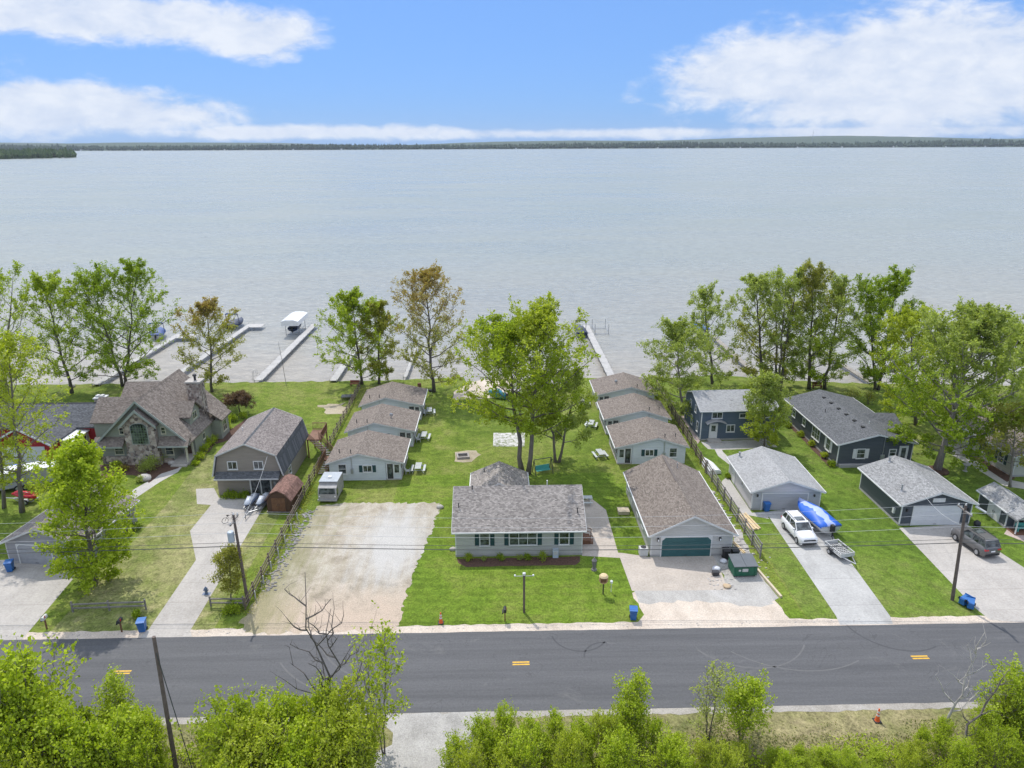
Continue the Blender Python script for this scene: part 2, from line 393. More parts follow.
# lake
def water():
    m, nt, b = nodes('lake_water'); p = posn(nt); s = sep(nt, p)
    d = math_(nt, 'MULTIPLY_ADD', noise(nt, mapping(nt, p, (0.35,1,1)), 0.035, 5, 0.6), 40, s[1])
    f = math_(nt, 'DIVIDE', math_(nt, 'SUBTRACT', d, 125), 330, clamp=True)
    c = ramp(nt, f, [(0.0, (0.32,0.29,0.25)), (0.14, (0.285,0.27,0.235)), (0.45, (0.245,0.262,0.236)), (1.0, (0.228,0.254,0.23))])
    st = noise(nt, mapping(nt, p, (0.004, 0.012, 1), (0,0,0.12)), 1.0, 7, 0.7, 0.5)
    c = mix(nt, ramp(nt, st, [(0.42, (0,0,0)), (0.62, (0.5,)*3)]), c, (0.26,0.275,0.255))
    ch = noise(nt, mapping(nt, p, (0.5, 1.3, 1), (0,0,0.15)), 0.9, 6, 0.75)
    c = mix(nt, 0.38, c, ramp(nt, ch, [(0.35, (0.22,)*3), (0.65, (0.78,)*3)]), 'OVERLAY')
    L(nt, c, b.inputs['Base Color']); b.inputs['IOR'].default_value = 1.33
    rr = ramp(nt, noise(nt, mapping(nt, p, (0.01, 0.03, 1)), 1.0, 5, 0.7), [(0.35, (0.22,)*3), (0.65, (0.36,)*3)])
    L(nt, rr, b.inputs['Roughness'])
    w = math_(nt, 'ADD', noise(nt, mapping(nt, p, (1, 1.6, 1), (0,0,0.3)), 1.1, 5, 0.65, 0.3), math_(nt, 'MULTIPLY', noise(nt, mapping(nt, p, (1, 1.8, 1), (0,0,-0.2)), 0.22, 3, 0.6), 2.0))
    bump(nt, b, w, 0.55, 0.35)
    return m
W_ = MB().add([(-12000,100,0),(12000,100,0),(12000,9000,0),(-12000,9000,0)], [(0,1,2,3)]).build('lake', water())
W_.location = (0,0,-0.45); kind(W_, 'structure')
# road
def asphalt():
    m, nt, b = nodes('asphalt'); p = posn(nt); s = sep(nt, p)
    n1 = noise(nt, mapping(nt, p, (0.05, 1.2, 1)), 1.0, 6, 0.7); n2 = noise(nt, p, 6, 4, 0.75); n3 = noise(nt, mapping(nt, p, (0.25,0.4,1)), 0.7, 6, 0.75, 1.0)
    c = ramp(nt, n1, [(0.3, (0.066,0.067,0.071)), (0.7, (0.112,0.112,0.117))])
    # wheel tracks polished paler
    tr = math_(nt, 'SINE', math_(nt, 'MULTIPLY', math_(nt, 'SUBTRACT', s[1], 40.6), 2*math.pi/2.17))
    c = mix(nt, math_(nt, 'MULTIPLY', math_(nt, 'MULTIPLY_ADD', tr, 0.5, 0.5), 0.3), c, (0.115,0.115,0.12))
    c = mix(nt, 0.28, c, ramp(nt, n2, [(0.3, (0.05,)*3), (0.72, (0.6,)*3)]), 'OVERLAY')
    c = mix(nt, ramp(nt, n3, [(0.6, (0,0,0)), (0.72, (0.55,)*3)]), c, (0.15,0.145,0.14))
    # tar seams: thin dark wandering cracks
    cr = noise(nt, mapping(nt, p, (0.35,0.35,1)), 0.5, 3, 0.6, 1.5)
    k = math_(nt, 'LESS_THAN', math_(nt, 'ABSOLUTE', math_(nt, 'SUBTRACT', cr, 0.5)), 0.0025)
    c = mix(nt, math_(nt, 'MULTIPLY', k, 0.3), c, (0.03,0.03,0.03))
    L(nt, c, b.inputs['Base Color']); b.inputs['Roughness'].default_value = 0.82; bump(nt, b, n2, 0.3, 0.01); return m
asph = asphalt()
def strip(name, x0, x1, y0, y1, z, m, jit=0.0, step=1.2):
    n = max(1, int((x1-x0)/step)); lo = []; hi = []
    for i in range(n+1):
        x = x0+(x1-x0)*i/n; lo.append((x, y0+random.uniform(-jit, jit))); hi.append((x, y1+random.uniform(-jit, jit)))
    vs = [(a, b_, 0) for a, b_ in lo]+[(a, b_, 0) for a, b_ in hi]
    fs = [(i, i+1, n+1+i+1, n+1+i) for i in range(n)]
    o = MB().add(vs, fs).build(name, m); o.location = (0,0,z); o['kind'] = 'structure'; return o
sand = gravel('sandy_shoulder', (0.40,0.315,0.235), (0.46,0.375,0.29), (0.51,0.43,0.345), 2.0, 0.3)
gpale = gravel('pale_gravel', (0.25,0.235,0.21), (0.34,0.32,0.29), (0.42,0.40,0.375), 2.5, 0.2)
verge = gravel('verge_gravel', (0.23,0.205,0.17), (0.29,0.26,0.22), (0.34,0.31,0.275), 2.5, 0.3)
def lot():
    m, nt, b = nodes('gravel_lot'); p = posn(nt); s = sep(nt, p)
    nf = noise(nt, p, 9, 5, 0.8); nm = noise(nt, p, 0.45, 6, 0.75, 0.5); nt_ = noise(nt, mapping(nt, p, (1.6, 0.22, 1), (0,0,0.12)), 0.6, 6, 0.7)
    c = ramp(nt, nm, [(0.34, (0.23,0.195,0.145)), (0.5, (0.34,0.298,0.235)), (0.66, (0.43,0.39,0.33))])
    # the worn, almost white middle of the lot
    dx = math_(nt, 'DIVIDE', math_(nt, 'SUBTRACT', s[0], -10.8), 5.2); dy = math_(nt, 'DIVIDE', math_(nt, 'SUBTRACT', s[1], 63.5), 9.0)
    e = math_(nt, 'SQRT', math_(nt, 'ADD', math_(nt, 'MULTIPLY', dx, dx), math_(nt, 'MULTIPLY', dy, dy)))
    e = math_(nt, 'ADD', e, math_(nt, 'MULTIPLY', math_(nt, 'SUBTRACT', nt_, 0.5), 1.6))
    c = mix(nt, ramp(nt, e, [(0.35, (0.8,)*3), (1.0, (0,0,0))]), c, (0.43,0.42,0.405))
    f = math_(nt, 'ADD', math_(nt, 'DIVIDE', math_(nt, 'SUBTRACT', 57.0, s[1]), 5.0), math_(nt, 'MULTIPLY', math_(nt, 'SUBTRACT', nm, 0.5), 2.5), clamp=True)
    c = mix(nt, f, c, (0.42,0.335,0.26))
    # thin weedy green along the fence and the back edge
    g = math_(nt, 'ADD', math_(nt, 'DIVIDE', math_(nt, 'SUBTRACT', -15.5, s[0]), 5.0), math_(nt, 'MULTIPLY', math_(nt, 'SUBTRACT', nt_, 0.55), 3.0), clamp=True)
    c = mix(nt, math_(nt, 'MULTIPLY', g, 0.6), c, (0.17,0.17,0.055))
    c = mix(nt, 0.6, c, ramp(nt, nf, [(0.25, (0.14,)*3), (0.72, (0.88,)*3)]), 'OVERLAY')
    L(nt, c, b.inputs['Base Color']); b.inputs['Roughness'].default_value = 0.95; bump(nt, b, nf, 0.6, 0.06); return m
strip('roadside_scrub_ground', -260, 260, -40, 40.0, 0.004, scrub, 0.0, 20)
strip('dry_lawn_patch', -37.5, -24, 50.0, 72, 0.004, lawn_dry, 0, 20).location.z = 0.004
sheet('dry_lawn_side', [(-37.5,72),(-31.6,72),(-33.5,86),(-38.5,86)], 0.004, lawn_dry, False)
sheet('front_lawn', [(-19,49.8),(26,49.8),(26,76),(14,76),(14,79),(-3,79),(-12,79),(-12,72),(-19,72)], 0.006, lawn_lush, False)
sheet('side_lawn', [(26.2,49.8),(95,49.8),(95,90),(52,84),(44,108),(39,108),(37,88),(26.2,88)], 0.006, lawn_diag, False)
strip('road_shoulder', -260, 260, 49.0, 50.25, 0.010, sand, 0.10, 0.5)
strip('road_verge_gravel', -260, 260, 39.95, 40.9, 0.010, verge, 0.12, 0.6)
strip('road', -260, 260, 40.55, 49.3, 0.018, asph, 0.03)
yel = simple('road_paint_yellow', (0.62,0.36,0.03), 0.7, var=0.2, scale=5)
for u, v in ((122,672.5),(521,663.5),(920,657.5)):
    x, y = G(u, v)
    for dy in (-0.13, 0.13):
        kind(MB().add([(x-0.66,y+dy-0.07,0.024),(x+0.66,y+dy-0.07,0.024),(x+0.66,y+dy+0.07,0.024),(x-0.66,y+dy+0.07,0.024)], [(0,1,2,3)]).build('road_marking', yel), 'structure')
# faint turning marks left by tyres
tyre = simple('tyre_mark', (0.062,0.063,0.067), 0.9); dusty = simple('dusty_track', (0.118,0.116,0.116), 0.9)
def arc(cx, cy, r, a0, a1, w, m, n=24):
    vs = []; fs = []
    for i in range(n+1):
        t = R_(a0+(a1-a0)*i/n)
        for q in (-w/2, w/2): vs.append((cx+(r+q)*math.cos(t), cy+(r+q)*math.sin(t), 0.0225))
    for i in range(n): fs.append((2*i, 2*i+1, 2*i+3, 2*i+2))
    kind(MB().add(vs, fs).build('tyre_track', m), 'structure')
for a in ((-8,50.6,7.0,205,262,0.16,dusty),(-9.5,51.5,9.5,215,250,0.14,dusty),(6.5,49,2.3,190,330,0.13,tyre),(8.3,46,1.7,80,180,0.13,tyre),(20,49.6,5.2,215,330,0.13,dusty),(24,52,8,225,300,0.12,dusty),(33,50,4,190,300,0.13,tyre),(-33,48.7,5,185,240,0.12,tyre)): arc(*a)
conc = concrete('driveway_concrete', (0.385,0.35,0.31)); conc_new = concrete('apron_concrete', (0.42,0.355,0.29), 0, 0.25); conc_wht = concrete('old_pale_concrete', (0.38,0.37,0.35), 4.0, 0.6); pathm = concrete('path_concrete', (0.40,0.375,0.34), 1.5)
lotm = lot()
sheet('gravel_lot', [(318,506),(345,503),(441,503),(432,530),(414,570),(396,630),(246,634),(240,622),(285,560)], 0.012, lotm, jit=0.22, step=0.3)
sheet('driveway_left', [(-60,560),(8,560),(84,566),(21,641),(-120,641)], 0.013, conc)
sheet('driveway_gambrel', [(196,489),(214,488),(219,498),(266,497),(268,500),(190,631),(147,632),(196,560),(190,531),(211,505),(197,504)], 0.013, conc)
sheet('driveway_apron_left', [(147,630),(190,630),(192,637),(140,638)], 0.0145, conc)
sheet('garage_apron', [(650,557),(714,556),(729,590),(632,591),(620,558),(585,556),(585,551),(622,553)], 0.013, conc_new)
sheet('patio', [(582,556),(582,500),(592,499),(606,510),(613,535),(619,556)], 0.0145, conc_new)
sheet('sand_apron', [(632,591),(729,590),(760,592),(775,600),(792,621),(792,626),(634,627),(641,615)], 0.011, sand, jit=0.3)
sheet('gravel_apron', [(632,590),(725,589),(742,594),(775,603),(760,606),(700,601),(640,603)], 0.0125, gpale, jit=0.3)
sheet('work_yard_gravel', [(714,555),(735,552),(735,530),(742,530),(752,560),(778,598),(760,604),(729,591)], 0.014, gpale, jit=0.2)
sheet('driveway_white_garage', [(751,513),(816,507),(838,545),(890,616),(893,624),(840,625),(836,616),(769,517)], 0.013, conc_wht)
sheet('driveway_dark_garage', [(899,528),(966,524),(975,530),(978,538),(1040,578),(1060,625),(990,620),(975,608)], 0.013, conc)
sheet('garage_path', [(742,514),(769,519),(767,515),(752,513),(730,480),(731,474),(722,481),(722,488)], 0.014, pathm)
sheet('house_path', [(712,444),(718,442),(723,452),(733,462),(731,466),(718,456)], 0.014, pathm)
sheet('stone_house_path', [(182,460),(186,462),(178,472),(160,482),(136,498),(128,499),(133,490),(152,479),(168,470)], 0.013, pathm)
sheet('mulch_bed_stone', [(100,465),(185,461),(178,468),(160,474),(150,483),(140,476),(118,475),(101,479)], 0.016, mulch, jit=0.15)
sheet('mulch_bed_side', [(190,459),(200,450),(224,433),(246,419),(250,424),(238,437),(216,444),(205,456),(197,461)], 0.016, mulch, jit=0.15)
sheet('mulch_bed_front', [(457,559),(580,556.5),(580,562),(575,565),(466,567),(458,563)], 0.016, mulch, jit=0.05)
sheet('mulch_bed_ranch', [(787,424),(792,421),(835,463),(830,468)], 0.016, mulch, jit=0.1)
sheet('mulch_bed_beige', [(958,448),(962,446),(1015,478),(1006,482)], 0.016, mulch, jit=0.1)
sheet('beige_house_path', [(944,444),(956,446),(976,458),(1010,480),(1030,484),(1030,490),(1004,486),(972,466),(952,455)], 0.014, pathm)
sheet('gravel_band_blue', [(701,442),(768,439),(777,447),(722,450),(708,449)], 0.0165, gpale, jit=0.08)
sheet('gravel_strip_blue', [(700,441),(686,416),(681,416),(697,444)], 0.015, gravel('reddish_gravel', (0.30,0.2,0.16), (0.38,0.28,0.24), (0.45,0.36,0.3)), jit=0.1)
sheet('beach_sand', [(452,400),(453,392),(470,383),(500,376),(515,377),(512,392),(500,398)], 0.012, sand, jit=0.2)
sheet('bare_soil_patch', [(318,405),(344,403),(346,412),(330,414)], 0.012, gravel('bare_soil', (0.24,0.19,0.10), (0.32,0.26,0.16), (0.40,0.33,0.22)), jit=0.6)
sheet('bare_soil_pit', [(455,452),(474,450),(483,454),(470,462),(455,461)], 0.012, MATS['bare_soil'], jit=0.3)
sheet('gravel_drive_near', [(386,716),(488,710),(460,768),(380,800),(330,830),(350,768),(394,745)], 0.014, gpale, jit=0.2)
sheet('shed_base_pad', [(1004,534),(1040,548),(1040,535),(1008,528)], 0.013, MATS['reddish_gravel'])
# ================================================================== FAR SHORE
def forest_mat(name, a, b_, c):
    m, nt, b = nodes(name); p = posn(nt)
    n = noise(nt, p, 0.02, 5, 0.7); n2 = noise(nt, p, 0.15, 3, 0.7)
    col = ramp(nt, math_(nt, 'ADD', math_(nt, 'MULTIPLY', n, 0.5), math_(nt, 'MULTIPLY', n2, 0.5)), [(0.35, a), (0.5, b_), (0.66, c)])
    L(nt, col, b.inputs['Base Color']); b.inputs['Roughness'].default_value = 1.0; return m
fm = forest_mat('distant_forest', (0.012,0.032,0.016), (0.026,0.052,0.024), (0.05,0.08,0.035))
def far_h(x, y):
    d = max(0.0, y-5650-120*math.sin(x/1500))
    hgt = min(1, d/2600)*(40+34*max(0,math.sin(x/1300-0.3))+22*math.sin(x/620+1)+40*max(0,math.sin((x-1200)/2600)) )
    return -1.0+min(1.6, d*0.02)+hgt
vs = []; fs = []; xs = [-9000+150*i for i in range(121)]; ys = [5500,5600,5700,5800,6000,6300,6700,7200,7800,8500,9500,11000]
for x in xs:
    for y in ys: vs.append((x, y, far_h(x, y)+(random.uniform(0,3) if y > 5900 else 0)))
for i in range(len(xs)-1):
    for j in range(len(ys)-1): k = len(ys); fs.append((i*k+j, (i+1)*k+j, (i+1)*k+j+1, i*k+j+1))
kind(MB().add(vs, fs).build('hills', fm), 'structure')
def crowns(name, gen, m, label):
    base = [(0,0,1.0),(0.75,0,0.45),(0.2,0.7,0.5),(-0.6,0.45,0.42),(-0.6,-0.45,0.5),(0.2,-0.7,0.42),(0.4,0,0),(-0.2,0.35,0),(-0.2,-0.35,0)]
    fb = [(0,1,2),(0,2,3),(0,3,4),(0,4,5),(0,5,1),(1,6,7),(1,7,2),(2,7,3),(3,7,8),(3,8,4),(4,8,5),(5,8,6),(5,6,1)]
    vs = []; fs = []
    for (x, y, z, w, h) in gen:
        o = len(vs); a = random.uniform(0, 6.3); ca, sa = math.cos(a), math.sin(a)
        for bx, by, bz in base:
            j = random.uniform(0.8, 1.2); vs.append((x+(bx*ca-by*sa)*w*j, y+(bx*sa+by*ca)*w*j, z+bz*h*random.uniform(0.9,1.1)))
        fs += [tuple(i+o for i in f) for f in fb]
    o = MB().add(vs, fs).build(name, m, fixn=False); return kind(o, 'stuff', label, 'forest')
def g1():
    for i in range(5200):
        x = random.uniform(-6500, 6500); y = 5690+120*math.sin(x/1500)+abs(random.gauss(0, 1))*260
        yield (x, y, far_h(x, y)-1, random.uniform(9, 20), random.uniform(24, 42)*(0.75+0.35*math.sin(x/900)**2))
crowns('distant_shore_forest', g1(), fm, 'hazy band of forest along the far shore of the lake')
# wooded point on the left, nearer
pt = [(-5200,2600),(-5200,1700),(-1750,2020),(-1540,2220),(-1440,2420),(-1470,2600),(-1540,2760),(-1650,2900),(-2500,3400)]
o = MB().prism(pt, -2.0, 0.4, 'z').build('wooded_point_land', fm); kind(o, 'structure')
def g2():
    n = 0
    while n < 2600:
        x = random.uniform(-3400, -1340); y = random.uniform(1950, 3000)
        lo = 2020+( x+1750)*-0.1 if x < -1750 else (2020+(x+1750)*0.74 if x < -1480 else 2220+(x+1480)*2.3)
        if y < lo+15 or y > 2900 or x > -0.555*y: continue
        n += 1; yield (x, y, 0, random.uniform(7, 14), random.uniform(20, 32))
crowns('wooded_point_forest', g2(), forest_mat('point_forest', (0.02,0.05,0.012), (0.05,0.09,0.02), (0.12,0.15,0.045)), 'darker wood covering the low point at the left edge of the lake')
hm = simple('far_house_paint', (0.7,0.7,0.68), 0.8, var=0.1)
hx = [(-3050),(-2600),(-2000),(-1500),(-1150),(-400),(150),(700),(1250),(1480),(1900),(2350),(2700),(3100),(3500),(3800)]
first = None
for i, x in enumerate(hx):
    y = 5662+120*math.sin(x/1500)
    t = thing('lakeshore_house', 'tiny pale house at the foot of the forest on the far lakeshore', 'house', (x, y, 0.2), random.uniform(-0.3,0.3), 'tiny pale houses on the far shore')
    MB().prism([(0,0),(12,0),(12,4),(6,8.5),(0,4)], 0, 9).build('wall', hm, t)
    MB().prism([(-1,3.6),(6,8.8),(13,3.6),(13,4.3),(6,9.6),(-1,4.3)], -0.5, 9.5).build('roof', simple('far_roof', (0.2,0.19,0.18)), t)
x, y = 2940, 6900; t = thing('radio_tower', 'thin lattice radio tower rising above the far shore forest', 'tower', (x, y, 25), 0)
mb = MB()
for k in range(3):
    a = 2.094*k; mb.tube([(3*math.cos(a),3*math.sin(a),0),(1.2*math.cos(a),1.2*math.sin(a),105)], 0.7, 5)
for z in range(5, 105, 8):
    r = 3-1.8*z/105; mb.lathe([(r,z),(r,z+1)], (0,0,0), 3)
mb.build('lattice_mast', steel, t); MB().tube([(0,0,100),(0,0,125)], 0.9, 5).build('antenna', steel, t)
# ================================================================== BUILDINGS
s_cot = siding('cottage_siding', (0.60,0.63,0.66)); s_main = siding('grey_siding', (0.48,0.475,0.455)); s_gar = siding('pale_grey_siding', (0.54,0.53,0.51))
s_wht = siding('white_siding', (0.60,0.58,0.59)); s_blue = siding('blue_siding', (0.095,0.13,0.175)); s_dark = siding('charcoal_siding', (0.080,0.092,0.108))
s_beige = siding('beige_siding', (0.50,0.49,0.42)); s_brown = siding('taupe_siding', (0.29,0.255,0.22)); s_green = siding('sage_siding', (0.29,0.305,0.27)); s_sm = siding('mid_grey_siding', (0.30,0.30,0.31)); s_red = siding('red_siding', (0.36,0.015,0.022), 0.25, True); s_shaded = siding('silver_siding', (0.42,0.43,0.45))
def sh(n, a, b_, c, st=(0.1,0.09,0.085), sa=0.3):
    return {ax: shingles(n+'_'+ax, a, b_, c, ax, st, sa) for ax in 'xy'}
r_cot = sh('brown_shingles', (0.095,0.078,0.066), (0.165,0.136,0.115), (0.265,0.225,0.192), (0.15,0.12,0.1), 0.3)
r_main = sh('taupe_shingles', (0.13,0.115,0.103), (0.235,0.21,0.19), (0.39,0.352,0.318))
r_lt = sh('light_grey_shingles', (0.23,0.23,0.23), (0.30,0.30,0.30), (0.38,0.38,0.378), (0.16,0.15,0.14), 0.4)
r_mid = sh('grey_shingles', (0.15,0.15,0.15), (0.24,0.24,0.24), (0.36,0.36,0.355))
r_dk = sh('slate_shingles', (0.055,0.058,0.064), (0.095,0.099,0.106), (0.155,0.16,0.168), (0.06,0.06,0.065), 0.2)
r_br = sh('red_brown_shingles', (0.11,0.055,0.042), (0.19,0.10,0.078), (0.30,0.17,0.13))
r_gb = sh('mauve_grey_shingles', (0.10,0.085,0.078), (0.19,0.163,0.15), (0.30,0.262,0.243))
gw = simple('garage_white', (0.62,0.62,0.62), 0.45, var=0.05)
def shutter_set(): return teal
# --- main house
t, rz = gable('ranch_house', 'grey ranch house with taupe shingle roof and dark teal shutters on the front lawn', -4.3, 60.7, 0, 12.4, 8.4, 3.15, 2.2, 'x', s_main, r_main['x'], 0.55, 0.3)
wm = wallmap('front', 12.4, 8.4)
window(t, wm, 2.85, 1.28, 0.85, 1.35, 1, 2, shutters=teal); window(t, wm, 6.6, 1.28, 2.6, 1.35, 3, 2, shutters=teal); window(t, wm, 10.6, 1.28, 0.85, 1.35, 1, 2, shutters=teal)
wr = wallmap('right', 12.4, 8.4); door(t, wr, 2.6, 0.5, m=white, lite=1); window(t, wr, 6.2, 1.2, 0.9, 1.1)
vent(t, rz, 12.0, 1.3); vent(t, rz, 1.6, 3.9, 0.35); vent(t, rz, 9.2, 4.4, 0.5, m=white); vent(t, rz, 0.3, 2.0, 0.4)
for k in range(4):
    MB().box(12.46, 13.5, 1.9+0.0, 3.3, 0.12*k, 0.12*k+0.05).box(12.46+0.0, 13.7-0.25*k, 1.9-0.001*k, 3.3+0.001*k, 0.12*k+0.05, 0.12*k+0.11).build('step', wood_brown, t)
mb = MB()
for yy in (1.9, 3.3):
    mb.tube([(12.5,yy,0.5),(12.5,yy,1.4)], 0.04); mb.tube([(13.7,yy,0.0),(13.7,yy,0.95)], 0.04); mb.tube([(12.5,yy,1.4),(13.7,yy,0.95)], 0.04); mb.tube([(12.5,yy,1.0),(13.7,yy,0.55)], 0.03)
mb.build('stair_rail', wood_brown, t)
# --- front garage
t, rz = gable('detached_garage', 'large pale grey garage with wide dark green overhead door beside the dumpster', 14.75, 60.2, 0, 7.95, 13.5, 2.5, 1.95, 'y', s_gar, r_cot['y'], 0.35, 0.35, cat='garage')
wm = wallmap('front', 7.95, 13.5)
garage_door(t, wm, 3.45, 4.8, 2.1, simple('garage_teal', (0.03,0.105,0.11), 0.45, var=0.1), 0.35)
for s in (0.65, 6.7):
    l = wbox(MB(), wm, s-0.09, s+0.09, 0.02, 0.2, 1.75, 2.1).build('wall_lamp', dark, t); wbox(MB(), wm, s-0.06, s+0.06, 0.2, 0.23, 1.8, 2.0).build('lamp_glass', lampw, l)
wl = wallmap('left', 7.95, 13.5)
window(t, wl, 4.0, 1.1, 0.9, 0.95); window(t, wl, 6.6, 1.1, 0.9, 0.95); door(t, wl, 10.2, 0.1); window(t, wl, 12.3, 1.1, 0.8, 0.9)
vent(t, rz, 5.2, 11.6, 0.5, m=steel)
MB().box(-0.13,0.13,7.0,13.3,0,0.05).build('ridge_vent', simple('ridge_vent_brown', (0.10,0.08,0.07)), t).location = (3.975,0,rz(3.975,8)+0.0)
# --- cottages
def cottage(i, name, label, x, y, mir, group, extra):
    W, D, h = 8.6, 6.6, 2.35
    t = thing(name, label, 'cottage', (x, y, 0), 0, group)
    pw = 1.9      # porch bay width, on the courtyard side
    X = (lambda q: W-q) if mir else (lambda q: q)
    r = 3.6       # ridge closer to the fence side
    def pr(poly, a, b, nm, m, par): return MB().prism([(X(p[0]), p[1]) for p in poly], a, b).build(nm, m, par)
    rise = 1.15; sl = rise/r; sr = rise/(W-r)
    zw = lambda s: h+s*sl if s < r else h+(W-s)*sr
    pr([(0,0),(W-pw,0),(W-pw,zw(W-pw)),(r,h+rise),(0,h)], 0, D, 'wall', s_cot, t)
    rf = pr([(-0.4,h-0.4*sl+.02),(r,h+rise+.02),(W+0.35,h-0.35*sr+.02),(W+0.35,h-0.35*sr+.17),(r,h+rise+.19),(-0.4,h-0.4*sl+.17)], -0.35, D+0.35, 'roof', r_cot['y'], t)
    pr([(r-0.16,h+rise+0.13),(r,h+rise+0.22),(r+0.16,h+rise+0.13),(r,h+rise+0.15)], -0.36, D+0.36, 'ridge_cap', r_cot['y'], rf)
    pr([(W-pw-0.0,h+0.15),(W-pw,zw(W-pw)),(W,h+0.0),(W,h-0.12),(W-pw,h-0.12)], 0.02, 0.14, 'porch_gable', s_cot, t)
    pr([(W-pw+0.02,0),(W-0.02,0),(W-0.02,0.16),(W-pw+0.02,0.16)], 0.0, D, 'porch_floor', conc, t)
    for (a, b) in ((W-0.1, 0.06), (W-0.1, D-0.1), (W-0.1, D/2), (W-0.1, D*0.75), (W-0.1, D*0.28)):
        xx = X(a); MB().box(xx-0.06, xx+0.06, b, b+0.12, 0.16, h-0.12).build('porch_post', white, t)
    mb = MB(); x0, x1 = sorted((X(W-0.14), X(W-0.06)))
    mb.box(x0, x1, 0.1, D-0.1, 0.9, 0.97); mb.box(x0, x1, 0.1, D-0.1, h-0.14, h-0.02)
    for k in range(22): mb.box(x0+0.02, x1-0.02, 0.2+k*0.29, 0.24+k*0.29, 0.16, 0.9)
    mb.build('porch_rail', white, t)
    gx0, gx1 = sorted((X(W+0.35), X(W+0.45)))
    MB().box(gx0, gx1, -0.35, D+0.35, h-0.35*sr, h-0.35*sr+0.14).build('gutter', white, t)
    for yy in (-0.385, D+0.35):
        for (a, za, b, zb) in ((-0.4,h-0.4*sl+.02,r,h+rise+.02),(W+0.35,h-0.35*sr+.02,r,h+rise+.02)):
            MB().prism([(X(a), za-0.04), (X(b), zb-0.04), (X(b), zb+0.14), (X(a), za+0.13)], yy, yy+0.03).build('fascia', offwhite, t)
    wmf = lambda s, o, z: (X(s), -o, z)
    window(t, wmf, 1.55, 0.95, 0.85, 1.15, 1, 2); window(t, wmf, 4.55, 1.15, 0.95, 0.75, 2, 1, shutters=teal)
    wmp = (lambda s, o, z: ((W-(W-pw+o)) if mir else (W-pw+o), s, z))
    door(t, wmp, 1.3, 0.16, 0.85, 1.95, teal, lite=1); window(t, wmp, 3.4, 1.0, 1.1, 1.0, 2, 1); window(t, wmp, 5.3, 1.0, 0.9, 1.0)
    # dark porch front panel with screen door facing the street
    wms = lambda s, o, z: (X(s), -o+0.05, z)
    window(t, wms, W-0.55, 0.95, 0.55, 1.05, 1, 1, sill=False); door(t, wms, W-1.35, 0.16, 0.7, 1.95, dark, lite=2)
    mb = MB(); wbox(mb, wms, W-1.86, W-0.05, -0.02, 0.0, 0.16, h-0.12); mb.build('porch_panel', s_cot, t)
    zc = zw(2.6)+0.16
    for (sx, sy) in ((2.6,0.5),(0.9,1.9)): 
        z = zw(sx)+0.16; MB().lathe([(0.1,-0.05),(0.05,0.05),(0.05,0.42),(0.08,0.42),(0.08,0.5)], (X(sx), sy, z), 8).build('vent_pipe', dark, t)
    mt = MB(); wbox(mt, wmf, 2.55, 2.85, 0.0, 0.16, 0.95, 1.55); wbox(mt, wmf, 2.66, 2.74, 0.02, 0.09, 1.55, 3.2); mt.build('electric_meter', steel, t)
    if extra:
        z = zw(5.5)+0.2; MB().lathe([(0.05,-0.1),(0.05,0.3)], (X(5.5),2.5,z), 6).ico((X(5.5),2.5,z+0.42), 0.28, 1, 0, (1,0.4,1)).build('satellite_dish', steel, t)
    return t
LG = 'pale cottages in a row along the left fence'; RG = 'pale cottages in a row along the right fence'
cottage(0, 'cottage', 'left row cottage nearest the gravel lot, its whole front wall in view', -20.3, 77.8, False, LG, 0)
cottage(1, 'cottage', 'middle cottage of the left row, between two identical roofs', -20.0, 87.6, False, LG, 1)
cottage(2, 'cottage', 'left row cottage nearest the lake, at the foot of the lakeside trees', -19.9, 97.4, False, LG, 0)
cottage(0, 'cottage', 'right row cottage directly behind the large grey garage', 14.9, 81.4, True, RG, 0)
cottage(1, 'cottage', 'middle cottage of the right row beside the weathered fence', 14.9, 91.0, True, RG, 0)
cottage(2, 'cottage', 'right row cottage nearest the lake and the boat dock', 15.1, 100.9, True, RG, 1)
# --- small cottage behind main house
t, rz = gable('rear_cottage', 'small cottage tucked directly behind the ranch house, only its shingle roof showing', -2.85, 69.5, 0, 5.8, 4.9, 2.3, 1.25, 'y', s_main, r_main['y'], 0.35, 0.3, cat='cottage')
window(t, wallmap('front', 5.8, 4.9), 3, 1.0, 0.9, 1.0); window(t, wallmap('right', 5.8, 4.9), 2.7, 1.0, 0.9, 1.0); vent(t, rz, 1.2, 3.9, 0.35)
# --- white garage
t, rz = gable('white_garage', 'white garage with pale grey roof, behind the parked white suv and the covered boat', 27.75, 69.2, R_(-1.5), 7.5, 8.6, 2.3, 1.25, 'y', s_wht, r_lt['y'], 0.3, 0.35, cat='garage')
wm = wallmap('front', 7.5, 8.6); garage_door(t, wm, 3.6, 4.9, 2.0, s_shaded)
wbox(MB(), wm, 0.12, 7.38, 0.005, 0.02, 0.03, 2.2).build('front_shade_panel', s_shaded, t)  # shade on the white front put into the grey of panel and door
wl = wallmap('left', 7.5, 8.6); window(t, wl, 3.4, 1.3, 0.45, 0.5, rows=1); door(t, wl, 6.6, 0.05)
for s in (0.55, 6.75): wbox(MB(), wm, s-0.07, s+0.07, 0.03, 0.2, 1.7, 1.95).build('wall_lamp', dark, t)
vent(t, rz, 0.9, 8.0, 0.55, 0.11, steel); vent(t, rz, 5.0, 6.3, 0.25, m=white)
